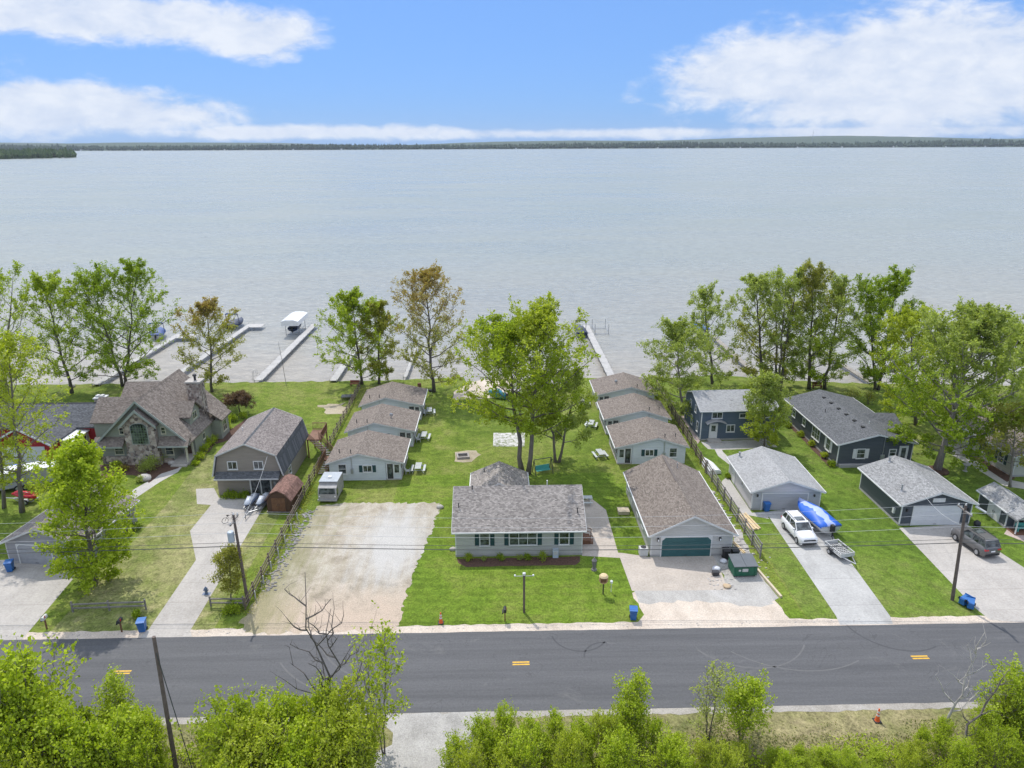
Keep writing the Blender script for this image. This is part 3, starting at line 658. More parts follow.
# --- blue two-storey
t, rz = gable('blue_house', 'two storey navy blue house with light grey roof and white curved door canopy', 27.4, 88.6, R_(1.5), 10.2, 7.6, 4.35, 1.35, 'x', s_blue, r_lt['x'], 0.35, 0.35)
wm = wallmap('front', 10.2, 7.6); wl = wallmap('left', 10.2, 7.6)
for s, w, hh in ((2.1,1.3,0.75),(5.6,0.75,0.5),(8.6,1.2,0.75)): window(t, wm, s, 3.25, w, hh, 2 if w > 1 else 1, 1)
door(t, wm, 1.75, 0.3, 0.95, 2.05, white, lite=1); window(t, wm, 4.1, 1.25, 1.0, 0.9, 2, 1); window(t, wm, 8.3, 1.25, 1.0, 0.9, 2, 1)
cv = [(0.55+3.0*k/8*0.9, 2.62+0.42*math.sin(math.pi*k/8)) for k in range(9)]; cv2 = [(a, b+0.09) for a, b in reversed(cv)]
MB().prism(cv+cv2, -1.0, 0.0).build('door_canopy', MATS['light_grey_shingles_x'], t)
MB().box(0.9,2.7,-1.1,-0.03,0,0.28).build('step', conc, t)
for yy, zz in ((1.4,0.9),(4.0,0.9),(2.6,3.2),(5.0,3.2)): window(t, wl, yy, zz, 0.55, 1.25 if zz < 2 else 0.9)
mb = MB(); mb.box(8.2,9.3,2.6,3.5,5.3,6.6); c = mb.build('chimney', white, t); MB().box(8.08,9.42,2.48,3.62,6.6,6.75).box(8.45,9.05,2.8,3.3,6.75,7.05).build('chimney_cap', offwhite, c)
vent(t, rz, 6.1, 1.6); wbox(MB(), wm, 6.3, 6.6, 0.01, 0.2, 1.0, 1.5).build('electric_meter', steel, t); wbox(MB(), wm, 6.75, 6.95, 0.01, 0.12, 0.6, 1.2).build('utility_box', steel, t)
MB().box(3.5,3.9,1.2,2.2,0,0.02).build('roof_patch', r_lt['x'], t).location = (0.8,0.4,rz(4,1.6)+0.03)
# --- charcoal ranch
t, rz = gable('charcoal_house', 'long charcoal grey house with slate roof and white trimmed windows near the lake', 42.2, 80.0, R_(0.5), 9.4, 16.2, 3.0, 1.2, 'y', s_dark, r_dk['y'], 0.35, 0.35)
wm = wallmap('front', 9.4, 16.2); wl = wallmap('left', 9.4, 16.2)
window(t, wm, 2.9, 1.1, 0.95, 1.15, 1, 2, shutters=white); window(t, wm, 6.9, 1.35, 0.75, 0.8, 1, 2); door(t, wm, 8.25, 0.55, 0.95, 2.0, white, lite=2)
MB().box(7.6,9.3,-1.3,-0.03,0,0.5).box(7.6,8.9,-1.7,-1.3,0,0.25).build('porch_step', simple('red_wood_stain', (0.22,0.05,0.035), 0.8, var=0.2), t)
MB().box(0.2,5.2,-0.5,-0.03,0,0.35).build('stone_ledge', MATS['foundation_block'] if 'foundation_block' in MATS else conc, t)
for yy, w, hh, sh_ in ((2.6,0.95,1.5,white),(6.2,2.1,1.5,None),(10.0,0.8,0.9,None),(13.4,0.9,0.9,None)): window(t, wl, yy, 1.1 if hh > 1 else 1.5, w, hh, 3 if w > 2 else 1, 2, shutters=sh_)
for k in range(6):
    x_, y_ = 4.0, 2.4+k*2.2; z = rz(x_, y_); MB().box(x_-0.2,x_+0.2,y_-0.2,y_+0.2,z-0.03,z+0.14).build('roof_vent', black, t)
vent(t, rz, 2.2, 9.0, 0.4); vent(t, rz, 5.4, 3.6, 0.3, m=white)
mb = MB(); wbox(mb, wm, 5.62, 5.68, 0.01, 0.1, 1.4, 5.2); mb.build('service_mast', steel, t); wbox(MB(), wm, 5.4, 5.9, 0.01, 0.18, 0.9, 1.5).build('electric_meter', steel, t)
# side wing with cross gable
w2 = MB().prism([(5.0,0),(10.2,0),(10.2,2.9),(7.6,3.85),(5.0,2.9)], 9.0, 10.6, 'x').build('wing_wall', s_dark, t)
MB().prism([(4.65,2.8),(7.6,3.87),(10.55,2.8),(10.55,2.95),(7.6,4.03),(4.65,2.95)], 5.4, 10.95, 'x').build('wing_roof', r_dk['x'], t)
# --- charcoal garage
t, rz = gable('charcoal_garage', 'charcoal garage with grey roof and broad white door beside the utility pole', 42.2, 65.4, R_(0.3), 7.5, 8.5, 2.55, 1.3, 'y', s_dark, r_mid['y'], 0.35, 0.35, cat='garage')
wm = wallmap('front', 7.5, 8.5); garage_door(t, wm, 3.8, 5.0, 2.15, gw, 0.3)
wbox(MB(), wm, 3.1, 4.4, 0.01, 0.12, 2.75, 3.2).build('gable_vent', white, t)
for s in (0.55, 7.05): wbox(MB(), wm, s-0.07, s+0.07, 0.02, 0.2, 1.7, 2.0).build('wall_lamp', dark, t)
wl = wallmap('left', 7.5, 8.5); wbox(MB(), wl, 1.0, 1.3, 0.01, 0.2, 0.9, 1.5).build('electric_meter', white, t)
vent(t, rz, 0.9, 2.0, 0.7, 0.09, steel); vent(t, rz, 2.7, 8.0, 0.5, 0.11, steel)
MB().tube([(7.6,-0.3,2.3),(8.4,-0.9,1.9)], 0.12, 6).build('downspout', white, t)
# --- beige house, right edge
t, rz = gable('beige_house', 'beige house with dark shutters at the right edge behind the leaning tree', 62.0, 76.4, R_(2.5), 9.5, 12.0, 2.75, 1.75, 'y', s_beige, r_cot['y'], 0.4, 0.35)
wl = wallmap('left', 9.5, 12.0)
for yy in (2.2, 5.0, 9.7): window(t, wl, yy, 1.0, 0.85, 1.2, shutters=teal)
door(t, wl, 7.6, 0.3, 0.9, 2.0, white, lite=2); MB().box(-1.5,-0.03,6.6,9.4,0,0.28).build('door_step', conc, t); window(t, wallmap('front', 9.5, 12), 4.0, 1.0, 1.0, 1.2); vent(t, rz, 3.0, 6.5, 0.3)
# --- open shed on the right
t, rz = gable('garden_shed', 'small grey shed with white side doors and open front porch at the right edge', 53.0, 64.6, R_(-1), 2.9, 4.6, 1.95, 0.8, 'y', s_dark, r_mid['y'], 0.25, 0.25, cat='shed')
MB().box(0.05,2.85,-1.5,-0.03,0,0.12).build('porch_deck', wood_brown, t)
MB().prism([(-0.25,1.69),(1.45,2.77),(3.15,1.69),(3.15,1.86),(1.45,2.95),(-0.25,1.86)], -1.75, -0.26).build('porch_roof', r_mid['y'], t)
mb = MB()
for xx in (0.06, 2.74): MB().box(xx,xx+0.1,-1.48,-1.38,0.12,1.85).build('porch_post', white, t)
MB().box(0.16,2.74,-1.47,-1.39,1.75,1.85).build('porch_beam', white, t)
wl = wallmap('left', 2.9, 4.6); 
for s in (1.45, 2.45): 
    d = wbox(MB(), wl, s-0.48, s+0.48, 0.01, 0.06, 0.08, 1.75).build('door', white, t); wbox(MB(), wl, s+(0.36 if s < 2 else -0.42), s+(0.42 if s < 2 else -0.36), 0.06, 0.09, 0.8, 1.0).build('handle', dark, d)
door(t, wallmap('front', 2.9, 4.6), 1.4, 0.12, 0.85, 1.7, dark)
t = thing('porch_bench', 'turquoise bench on the porch of the small right edge shed', 'bench', (54.3, 63.75, 0.12), 0)
MB().box(-0.75,0.75,-0.2,0.2,0.36,0.43).build('seat', turq, t); MB().box(-0.75,0.75,0.2,0.26,0.5,0.85).build('backrest', turq, t)
for q in (-0.65,0.55): MB().box(q,q+0.1,-0.18,0.26,0,0.36).build('leg', turq, t)
# --- gambrel house
t = thing('gambrel_house', 'taupe barn style house with gambrel roof behind the trailer of jet skis', 'house', (-32.4, 74.5, 0), 0)
W, D = 7.4, 11.0
prof = [(0,0),(W,0),(W,2.5),(W+0.25,2.55),(W-0.35,5.0),(W/2,6.45),(0.35,5.0),(-0.25,2.55),(0,2.5)]
MB().prism([(0,0),(W,0),(W,2.6),(W+0.12,2.6),(W-0.42,4.95),(W/2,6.3),(0.42,4.95),(-0.12,2.6),(0,2.6)], 0, D).build('wall', s_brown, t)
rp = [(-0.32,2.5),(0.32,5.0),(W/2,6.42),(W-0.32,5.0),(W+0.32,2.5)]
rin = [(a, b) for a, b in rp]; 
MB().prism([(W/2,6.32),(W+0.05-0.3,4.92),(W+0.12-0.3,5.02),(W/2,6.5)], -0.3, D+0.3).build('upper_roof', r_gb['y'], t)
MB().prism([(W/2,6.32),(0.25,4.92),(0.18,5.02),(W/2,6.5)], -0.3, D+0.3).build('upper_roof', r_gb['y'], t)
MB().prism([(0.40,4.95),(-0.16,2.45),(-0.30,2.47),(0.26,5.0)], -0.25, D+0.25).build('lower_roof', r_dk['y'], t)
MB().prism([(W-0.40,4.95),(W+0.16,2.45),(W+0.30,2.47),(W-0.26,5.0)], -0.25, D+0.25).build('lower_roof', r_dk['y'], t)
MB().prism([(W/2-0.18,6.42),(W/2,6.56),(W/2+0.18,6.42)], -0.31, D+0.31).build('ridge_cap', r_dk['y'], t)
for e in (-0.34, D+0.3):
    for a, b in ((rp[0],rp[1]),(rp[1],rp[2]),(rp[2],rp[3]),(rp[3],rp[4])):
        MB().prism([(a[0],a[1]-0.08),(b[0],b[1]-0.08),(b[0],b[1]+0.1),(a[0],a[1]+0.1)] if abs(b[0]-a[0]) > 1 else [(a[0]-0.07,a[1]),(a[0]+0.09,a[1]),(b[0]+0.09,b[1]),(b[0]-0.07,b[1])], e, e+0.03).build('fascia', offwhite, t)
MB().prism([(-0.95,2.35),(-0.95,2.47),(0.0,2.95),(0.0,2.55)], 0.05, W-0.05, 'x').build('pent_roof', r_dk['x'], t)
MB().box(0.05,W-0.05,-1.03,-0.96,2.32,2.46).build('gutter', offwhite, t)
wm = wallmap('front', W, D); window(t, wm, 2.0, 3.3, 0.95, 0.85, 2, 1); window(t, wm, 4.95, 3.3, 0.95, 0.85, 2, 1)
# sliding glass door
mb = MB(); wbox(mb, wm, 3.7, 3.85, 0, 0.1, 0, 2.25); wbox(mb, wm, 6.05, 6.2, 0, 0.1, 0, 2.25); wbox(mb, wm, 3.85, 6.05, 0, 0.097, 2.15, 2.25); wbox(mb, wm, 4.9, 5.0, 0, 0.09, 0.05, 2.15)
f = mb.build('sliding_door', white, t); wbox(MB(), wm, 3.85, 6.05, 0.0, 0.04, 0.05, 2.15).build('pane', glass, f)
window(t, wallmap('right', W, D), 3.2, 1.1, 0.9, 0.9); vent(t, lambda a, b: 5.4, 1.4, 6.0, 0.5, m=white)
wbox(MB(), wm, 6.5, 6.8, 0.01, 0.2, 1.0, 1.7).build('electric_meter', steel, t)
# deck and stairs on its lakeward right corner
t2 = thing('deck_stairs', 'brown wooden deck with stairs climbing the rear corner of the taupe gambrel house', 'deck', (-24.6, 83.2, 0), 0)
MB().box(0,1.9,1.2,4.6,2.45,2.6).build('deck_floor', wood_brown, t2)
for (a, b) in ((0.1,1.3),(1.8,1.3),(1.8,4.5),(0.1,4.5)): MB().box(a-0.07,a+0.07,b-0.07,b+0.07,0,2.45).build('support_post', wood_brown, t2)
for (a, b) in ((2.95,-0.95),(4.05,-0.95),(2.95,-2.05),(4.05,-2.05)): MB().box(a-0.06,a+0.06,b-0.06,b+0.06,0,1.15).build('support_post', wood_brown, t2)
mb = MB()
def rail(mb, a, b):
    a = Vector(a); b = Vector(b); n = max(2, int((b-a).length/0.16))
    for hh in (0.95, 0.12): mb.tube([a+Vector((0,0,hh)), b+Vector((0,0,hh))], 0.045, 4)
    for k in range(n+1): p = a.lerp(b, k/n); mb.tube([p+Vector((0,0,0.1)), p+Vector((0,0,0.95))], 0.022, 4)
rail(mb, (1.9,1.2,2.6), (1.9,4.6,2.6)); rail(mb, (0,4.6,2.6), (1.9,4.6,2.6))
rail(mb, (0.3,1.1,2.55), (2.9,-1.0,1.3)); rail(mb, (1.5,1.6,2.55), (3.9,-0.8,1.3)); rail(mb, (4.1,-0.9,1.3), (4.1,-2.1,1.3)); rail(mb, (2.9,-2.1,1.3), (2.9,-1.0,1.3))
rail(mb, (2.9,-2.1,1.2), (2.3,-3.9,0.05)); rail(mb, (4.0,-2.1,1.2), (3.4,-3.9,0.05))
mb.build('railing', wood_brown, t2)
MB().box(2.85,4.15,-2.15,-0.85,1.15,1.25).build('landing', wood_brown, t2)
for k in range(7):
    f = (k+0.5)/7; c = Vector((0.9,1.3,2.5)).lerp(Vector((3.4,-0.9,1.28)), f); MB().box(c.x-0.55,c.x+0.55,c.y-0.16,c.y+0.16,c.z-0.04,c.z+0.02).build('tread', wood_grey, t2)
for k in range(6):
    f = (k+0.5)/6; c = Vector((3.45,-2.2,1.15)).lerp(Vector((2.9,-3.8,0.1)), f); MB().box(c.x-0.5,c.x+0.5,c.y-0.15,c.y+0.15,c.z-0.04,c.z+0.02).build('tread', wood_grey, t2)
# --- brown gambrel shed
t = thing('wooden_shed', 'small brown wooden shed with barn roof between the taupe house and the fence', 'shed', (-25.5, 70.2, 0), R_(-4))
W, D = 2.6, 4.0
MB().prism([(0,0.12),(W,0.12),(W,1.55),(W*0.78,2.2),(W/2,2.55),(W*0.22,2.2),(0,1.55)], 0, D).build('wall', siding('brown_boards', (0.085,0.042,0.026), 0.22, True), t)
MB().prism([(-0.12,1.45),(W*0.2,2.27),(W/2,2.64),(W/2,2.74),(W*0.16,2.35),(-0.2,1.47)], -0.15, D+0.15).build('roof', r_br['y'], t)
MB().prism([(W+0.12,1.45),(W*0.8,2.27),(W/2,2.64),(W/2,2.74),(W*0.84,2.35),(W+0.2,1.47)], -0.15, D+0.15).build('roof', r_br['y'], t)
wm = wallmap('front', W, D)
for q in (-1, 1): d = wbox(MB(), wm, W/2+(0.01 if q > 0 else -0.75), W/2+(0.75 if q > 0 else -0.01), 0, 0.04, 0.2, 1.75).build('door', wood_brown, t); wbox(MB(), wm, W/2+q*0.1-0.02, W/2+q*0.1+0.02, 0.04, 0.07, 0.85, 1.05).build('handle', dark, d)
MB().box(-0.1,W+0.1,-0.1,D,0,0.12).build('skid', wood_grey, t)
# --- small grey garage bottom-left
t, rz = gable('grey_garage', 'mid grey garage half hidden behind the bright green tree at the lower left', -47.6, 60.9, R_(-6.5), 7.7, 8.6, 2.35, 1.7, 'y', s_sm, r_gb['y'], 0.35, 0.45, cat='garage', trim=offwhite)
wm = wallmap('front', 7.7, 8.6); garage_door(t, wm, 2.9, 3.4, 2.05, simple('grey_door_paint', (0.33,0.33,0.34)), 0.25); window(t, wm, 6.2, 1.1, 1.0, 0.9, 2, 1)
wr = wallmap('right', 7.7, 8.6); window(t, wr, 5.2, 1.1, 0.7, 0.9); window(t, wr, 7.2, 1.1, 0.9, 0.9); window(t, wr, 2.4, 1.1, 0.9, 0.9)
# --- stone gable house
def stone():
    m, nt, b = nodes('field_stone'); o = objc(nt)
    v = N(nt, 'ShaderNodeTexVoronoi', inp={'Scale': 2.6, 'Randomness': 0.9}); L(nt, o, v.inputs['Vector'])
    e = N(nt, 'ShaderNodeTexVoronoi', feature='DISTANCE_TO_EDGE', inp={'Scale': 2.6, 'Randomness': 0.9}); L(nt, o, e.inputs['Vector'])
    s = N(nt, 'ShaderNodeSeparateColor'); L(nt, v.outputs['Color'], s.inputs[0])
    c = ramp(nt, s.outputs[0], [(0.0, (0.10,0.08,0.072)), (0.35, (0.22,0.165,0.14)), (0.65, (0.33,0.27,0.23)), (1.0, (0.50,0.43,0.37))])
    c = mix(nt, ramp(nt, e.outputs[0], [(0.02, (0.7,)*3), (0.07, (0,0,0))]), c, (0.32,0.30,0.28))
    L(nt, c, b.inputs['Base Color']); b.inputs['Roughness'].default_value = 0.9; bump(nt, b, e.outputs[0], 0.8, 0.08); MATS['field_stone'] = m; return m
fstone = stone()
HX, HY = -50.3, 83.7
t = thing('stone_gable_house', 'large sage green house with steep shingle roof and fieldstone gable around an arched window', 'house', (HX, HY, 0), 0)
rs = r_cot['y']; rsx = r_cot['x']
W, D, AX, AZ, EZ = 11.0, 12.2, 5.5, 8.35, 3.05
slL = (AZ-EZ)/AX; slR = (AZ-EZ)/(W-AX)
MB().prism([(0,0),(W-2.0,0),(W-2.0,2.85),(W,2.85),(W,EZ),(AX,AZ),(0,EZ)], 0.0, 1.9).build('wall', s_green, t)
MB().prism([(0,0),(W,0),(W,EZ),(AX,AZ),(0,EZ)], 1.9, D).build('wall', s_green, t)
def slope(x0, x1, y0, y1):   # one roof plane of the big ridge
    f = lambda x: EZ+x*slL if x < AX else EZ+(W-x)*slR
    return MB().prism([(x0, f(x0)+.02), (x1, f(x1)+.02), (x1, f(x1)+.2), (x0, f(x0)+.2)], y0, y1)
rf = slope(-0.5, AX, -0.55, D+0.4).build('roof', rs, t); slope(AX, W+0.45, -0.55, D+0.4).build('roof', rs, t)
MB().prism([(AX-0.18,AZ+0.05),(AX,AZ+0.27),(AX+0.18,AZ+0.05)], -0.56, D+0.41).build('ridge_cap', rs, rf)
for a, b in (((-0.5,EZ-0.5*slL),(AX,AZ)),((W+0.45,EZ-0.45*slR),(AX,AZ))):
    MB().prism([(a[0],a[1]-0.12),(b[0],b[1]-0.12),(b[0],b[1]+0.2),(a[0],a[1]+0.2)], -0.6, -0.55).build('fascia', simple('sage_trim', (0.30,0.33,0.31), 0.6), t)
# pent roof across the front
pr = [(-1.15,2.55),(-1.15,2.7),(-0.0,3.6),(0.0,3.1)]
MB().prism(pr, -0.5, 3.3, 'x').build('pent_roof', rsx, t); MB().prism(pr, 7.65, W+0.4, 'x').build('pent_roof', rsx, t)
MB().box(-0.5,3.3,-1.2,-1.155,2.5,2.7).build('gutter', MATS['sage_trim'], t); MB().box(7.65,W+0.4,-1.2,-1.155,2.5,2.7).build('gutter', MATS['sage_trim'], t)
for sx in (-1, 1): MB().prism([(5.5,7.18),(5.5+sx*2.3,5.0),(5.5+sx*2.3,5.36),(5.5,7.56)], -1.10, -1.052).build('bay_fascia', MATS['sage_trim'], t)
# fieldstone bay
bx0, bx1 = 3.6, 7.4
MB().prism([(bx0-0.25,0),(bx1+0.25,0),(bx1,2.4),(bx1,5.5),((bx0+bx1)/2,7.3),(bx0,5.5),(bx0,2.4)], -0.75, -0.01).build('stone_bay', fstone, t)
mid = (bx0+bx1)/2
for sx in (-1, 1):
    MB().prism([(mid,7.33),(mid+sx*2.25,5.18),(mid+sx*2.25,5.34),(mid,7.52)], -1.05, 0.3).build('bay_roof', rs, t)
MB().box(0.05,bx0-0.3,-0.3,-0.01,0,0.95).box(bx1+0.3,W-2.1,-0.25,-0.01,0,0.6).build('stone_base', fstone, t)
# arched window
aw = [(mid-1.15,1.0+1.6),(mid+1.15,1.0+1.6)]+[(mid+1.15*math.cos(math.pi*k/10), 4.55+0.55*math.sin(math.pi*k/10)) for k in range(11)]
fr = MB(); 
def arch(s): return [(mid-0.98*s,2.95-(s-1)),(mid+0.98*s,2.95-(s-1))]+[(mid+0.98*s*math.cos(math.pi*k/10), 5.15+0.5*s*math.sin(math.pi*k/10)) for k in range(11)]
f = MB().prism(arch(1.1), -0.80, -0.751).build('window', MATS['sage_trim'], t)
MB().prism(arch(1.0), -0.83, -0.801).build('pane', glass, f)
mb = MB()
gt = simple('green_muntin', (0.10,0.16,0.10), 0.5)
for k in range(1, 6): mb.box(mid-0.98+k*1.96/6-0.025, mid-0.98+k*1.96/6+0.025, -0.85, -0.831, 2.97, 5.4)
for k in range(1, 7): mb.box(mid-0.96, mid+0.96, -0.846, -0.831, 2.95+k*0.35-0.02, 2.95+k*0.35+0.02)
mb.build('muntin', gt, f)
cream = simple('cream_trim', (0.50,0.48,0.38), 0.6)
wm = wallmap('front', W, D)
window(t, wm, 2.95, 4.0, 0.45, 0.8, 1, 2, cream); window(t, wm, 8.15, 4.0, 0.45, 0.8, 1, 2, cream)
window(t, wm, 2.2, 1.25, 1.0, 0.95, 1, 2, cream); window(t, wm, 8.5, 1.1, 0.9, 1.1, 1, 2, cream)
# porch recess
MB().box(W-2.0,W+0.1,-0.9,1.88,0,0.35).build('porch_floor', conc, t)
for (a, b) in ((W-0.15,-0.8),(W-0.15,1.0)): MB().box(a,a+0.2,b,b+0.2,0.35,2.6).build('porch_post', cream, t)
MB().box(W-2.0,W+0.0,-1.5,-0.9,0,0.18).build('step', conc, t)
door(t, lambda s, o, z: (s, 1.9-o, z), W-1.0, 0.36, 0.95, 2.05, simple('brown_door', (0.10,0.06,0.04)), lite=1)
# dormer on the right slope (looks to +x)
y0, y1, dz = 2.9, 6.0, 6.55
fx = W-0.7
MB().prism([(y0,3.3),(y1,3.3),(y1,5.3),((y0+y1)/2,dz),(y0,5.3)], 8.0, fx, 'x').build('dormer_wall', s_green, t)
for sy in (-1, 1):
    m_ = (y0+y1)/2
    MB().prism([(m_,dz+0.02),(m_+sy*1.95,4.97),(m_+sy*1.95,5.12),(m_,dz+0.18)], 7.4 if sy < 0 else 7.4, fx+0.35, 'x').build('dormer_roof', rsx, t)
wd = lambda s, o, z: (fx+o, s, z)
window(t, wd, m_, 4.35, 1.1, 0.85, 2, 1, cream); window(t, wallmap('right', W, D), 8.6, 1.0, 0.9, 1.4, 1, 2, cream); window(t, wallmap('right', W, D), 4.6, 1.3, 0.7, 0.7, 1, 1, cream)
MB().box(W,W+1.3,7.4,10.2,0,2.75).build('side_bay', s_green, t); window(t, lambda s, o, z: (W+1.3+o, s, z), 8.7, 0.9, 1.2, 1.4, 2, 2, cream)
MB().prism([(W-0.2,4.2),(W+1.75,2.75),(W+1.75,2.9),(W-0.2,4.36)], 7.0, 10.6).build('side_bay_roof', rs, t)
# left wings
for (xa, xb, ya, yb, rzz, ez) in ((-3.0,2.0,4.4,10.0,6.2,4.0),(-2.2,3.5,10.6,15.6,6.4,4.6)):
    ym = (ya+yb)/2
    MB().prism([(ya,0),(yb,0),(yb,ez),(ym,rzz),(ya,ez)], xa, xb, 'x').build('wing_wall', s_green, t)
    s = (rzz-ez)/(ym-ya)
    MB().prism([(ya-0.35,ez-0.35*s+.02),(ym,rzz+.02),(yb+0.35,ez-0.35*s+.02),(yb+0.35,ez-0.35*s+.18),(ym,rzz+.2),(ya-0.35,ez-0.35*s+.18)], xa-0.3, xb, 'x').build('wing_roof', rsx, t)
# chimney
c = MB().box(W-2.3,W-0.5,6.9,8.4,3.0,8.3).build('chimney', fstone, t); MB().box(W-2.42,W-0.38,6.78,8.52,8.3,8.5).build('chimney_cap', conc, c); MB().lathe([(0.16,8.5),(0.16,9.1),(0.28,9.1),(0.28,9.3),(0.05,9.45)], (W-1.3,7.6,0), 8).build('flue', dark, c)
# --- red house with its L roof
t = thing('red_house', 'red house with dark slate roof and white garage doors, left of the stone gable house', 'house', (-64.0, 84.6, 0), 0)
rz = 2.0
# main body ridge along x at y=92-84.6
MB().prism([(4.8,0),(10.6,0),(10.6,3.0),(7.7,4.9),(4.8,3.0)], -6.0, 10.6, 'x').build('wall', s_red, t)
MB().prism([(4.3,2.72),(7.7,4.93),(11.0,2.75),(11.0,2.92),(7.7,5.12),(4.3,2.9)], -6.3, 10.9, 'x').build('roof', r_dk['x'], t)
MB().prism([(7.55,5.05),(7.7,5.17),(7.85,5.05)], -6.31, 10.91, 'x').build('ridge_cap', black, t)
# garage wing, gable to the street
MB().prism([(0.2,0),(7.4,0),(7.4,2.9),(4.0,4.9),(0.2,2.9)], -1.0, 7.0).build('garage_wing_wall', s_red, t)
MB().prism([(-0.25,2.62),(4.0,4.93),(7.85,2.6),(7.85,2.78),(4.0,5.12),(-0.25,2.8)], -1.45, 7.5).build('garage_wing_roof', r_dk['y'], t)
fb = MB(); fb.prism([(-0.28,2.56),(4.0,4.88),(7.88,2.54),(7.88,2.8),(4.0,5.14),(-0.28,2.82)], -1.5, -1.45); fb.build('fascia', white, t)
garage_door(t, lambda s, o, z: (s, -1.0-o, z), 4.0, 5.2, 2.3, gw)
# white sunroom
MB().prism([(6.0,0),(9.0,0),(9.0,2.2),(6.0,2.75)], 1.0, 4.8).build('sunroom', s_wht, t)
MB().prism([(5.7,2.84),(9.25,2.2),(9.25,2.3),(5.7,2.95)], 0.7, 4.82).build('sunroom_roof', simple('white_metal_roof', (0.66,0.66,0.67), 0.4), t)
for yy in (2.0, 3.7): window(t, lambda s, o, z: (9.0+o, s, z), yy, 0.9, 0.7, 0.95, shutters=black if yy < 3 else None)
c = MB().box(8.7,10.0,8.0,9.2,4.0,5.5).build('chimney', simple('tan_brick', (0.34,0.30,0.25), 0.9), t); MB().box(8.6,10.1,7.9,9.3,5.5,5.65).box(8.8,9.2,8.3,8.9,5.65,5.9).box(9.4,9.8,8.3,8.9,5.65,5.9).build('chimney_cap', offwhite, c)

# ================================================================== VEHICLES
def wheel(parent, x, y, r=0.36, w=0.24, rimm=None):
    o = MB().tube([(x-w/2,y,r),(x-w/2+0.03,y,r),(x+w/2-0.03,y,r),(x+w/2,y,r)], [r*0.93,r,r,r*0.93], 16).build('tyre', black, None)
    wh = bpy.data.objects.new('wheel', None); COL.objects.link(wh); wh.parent = parent; o.parent = wh
    MB().tube([(x-w/2-0.012,y,r),(x+w/2+0.012,y,r)], r*0.6, 10).build('rim', rimm or steel, wh); return wh
def suv(name, label, x, y, rz, paint, roofglass=True, L_=4.75):
    t = thing(name, label, 'car', (x, y, 0), rz, None)   # front faces -y
    hw = 0.93
    ys = [0,0.12,0.75,1.35,2.9,4.3,4.62,4.75]
    def sec(y, zb, zt, w, wt): return [(-w,y,zb),(-w,y,zb+0.35),(-wt,y,zt),(-wt*0.55,y,zt+0.04),(wt*0.55,y,zt+0.04),(wt,y,zt),(w,y,zb+0.35),(w,y,zb)]
    MB().loft([sec(0,0.34,0.78,0.78,0.72),sec(0.10,0.26,0.95,0.88,0.80),sec(0.6,0.24,1.02,hw,0.86),sec(1.25,0.24,1.10,hw,0.88),sec(2.6,0.24,1.12,hw,0.9),sec(4.2,0.24,1.14,hw,0.88),sec(4.62,0.28,1.12,0.90,0.84),sec(4.75,0.36,1.0,0.82,0.76)], True).build('body', paint, t, True, 0)
    # greenhouse: dark glass volume with painted roof and pillars
    def gs(y, w, z): return (y, w, z)
    b = [(1.2,0.84,1.10),(4.68,0.82,1.12)]; tp = [(1.95,0.68,1.70),(4.2,0.68,1.72)]
    def q(yb, wb, zb, yt, wt, zt): return None
    vs = [(-0.84,1.2,1.08),(0.84,1.2,1.08),(0.82,4.66,1.1),(-0.82,4.66,1.1),(-0.68,1.98,1.66),(0.68,1.98,1.66),(0.68,4.3,1.68),(-0.68,4.3,1.68)]
    MB().add(vs, [(0,1,5,4),(2,3,7,6),(1,2,6,5),(3,0,4,7),(4,5,6,7)]).build('window_glass', glass, t)
    rp = MB().prism([(1.9,1.65),(4.42,1.66),(4.42,1.71),(4.2,1.75),(2.2,1.75),(1.9,1.70)], -0.69, 0.69, 'x').build('roof', paint, t, False, 0.03)
    if roofglass: MB().box(-0.45,0.45,2.15,3.0,1.751,1.765).build('sunroof', glass, rp)
    for s in (-1, 1):
        MB().tube([(s*0.62,2.2,1.76),(s*0.62,2.35,1.82),(s*0.62,4.0,1.82),(s*0.62,4.15,1.76)], 0.025, 5).build('roof_rail', dark, rp)
        mb = MB()
        for (yb, yt) in ((1.2,1.98),(2.85,2.95),(3.75,3.7),(4.66,4.3)):
            mb.tube([(s*0.845,yb,1.09),(s*0.695,yt,1.69)], 0.045, 5)
        mb.build('pillar', paint, t)
        MB().box(min(s*0.86,s*1.07),max(s*0.86,s*1.07),1.55,1.72,1.1,1.24).build('side_mirror', paint, t, False, 0.02)
        MB().box(min(s*0.50,s*0.80),max(s*0.50,s*0.80),-0.005,0.12,0.72,0.84).build('headlight', lampw, t)
        MB().box(min(s*0.48,s*0.86),max(s*0.48,s*0.86),4.62,4.775,0.86,1.0).build('taillight', red_p, t)
        for yy in (0.85, 3.85): wheel(t, s*0.86, yy)
        MB().box(min(s*0.9,s*0.945),max(s*0.9,s*0.945),1.3,3.4,0.24,0.40).build('rocker_trim', black, t)
    MB().box(-0.62,0.62,-0.02,0.06,0.66,0.80).build('grille', black, t); MB().box(-0.75,0.75,-0.03,0.06,0.30,0.46).build('bumper_trim', black, t)
    MB().box(-0.75,0.75,4.74,4.80,0.36,0.5).build('rear_bumper', black, t); MB().box(-0.22,0.22,4.77,4.79,0.72,0.84).build('licence_plate', lampw, t)
    return t
def carpaint(n, c): 
    m, nt, b = nodes(n); b.inputs['Base Color'].default_value = (*c, 1); b.inputs['Roughness'].default_value = 0.3; b.inputs['Coat Weight'].default_value = 0.6; return m
suv('suv', 'white suv parked on the drive in front of the white garage', 30.95, 61.4, R_(4), carpaint('car_white', (0.72,0.72,0.73))).scale = (1.0,0.97,1.07)
x, y = G(968, 545)
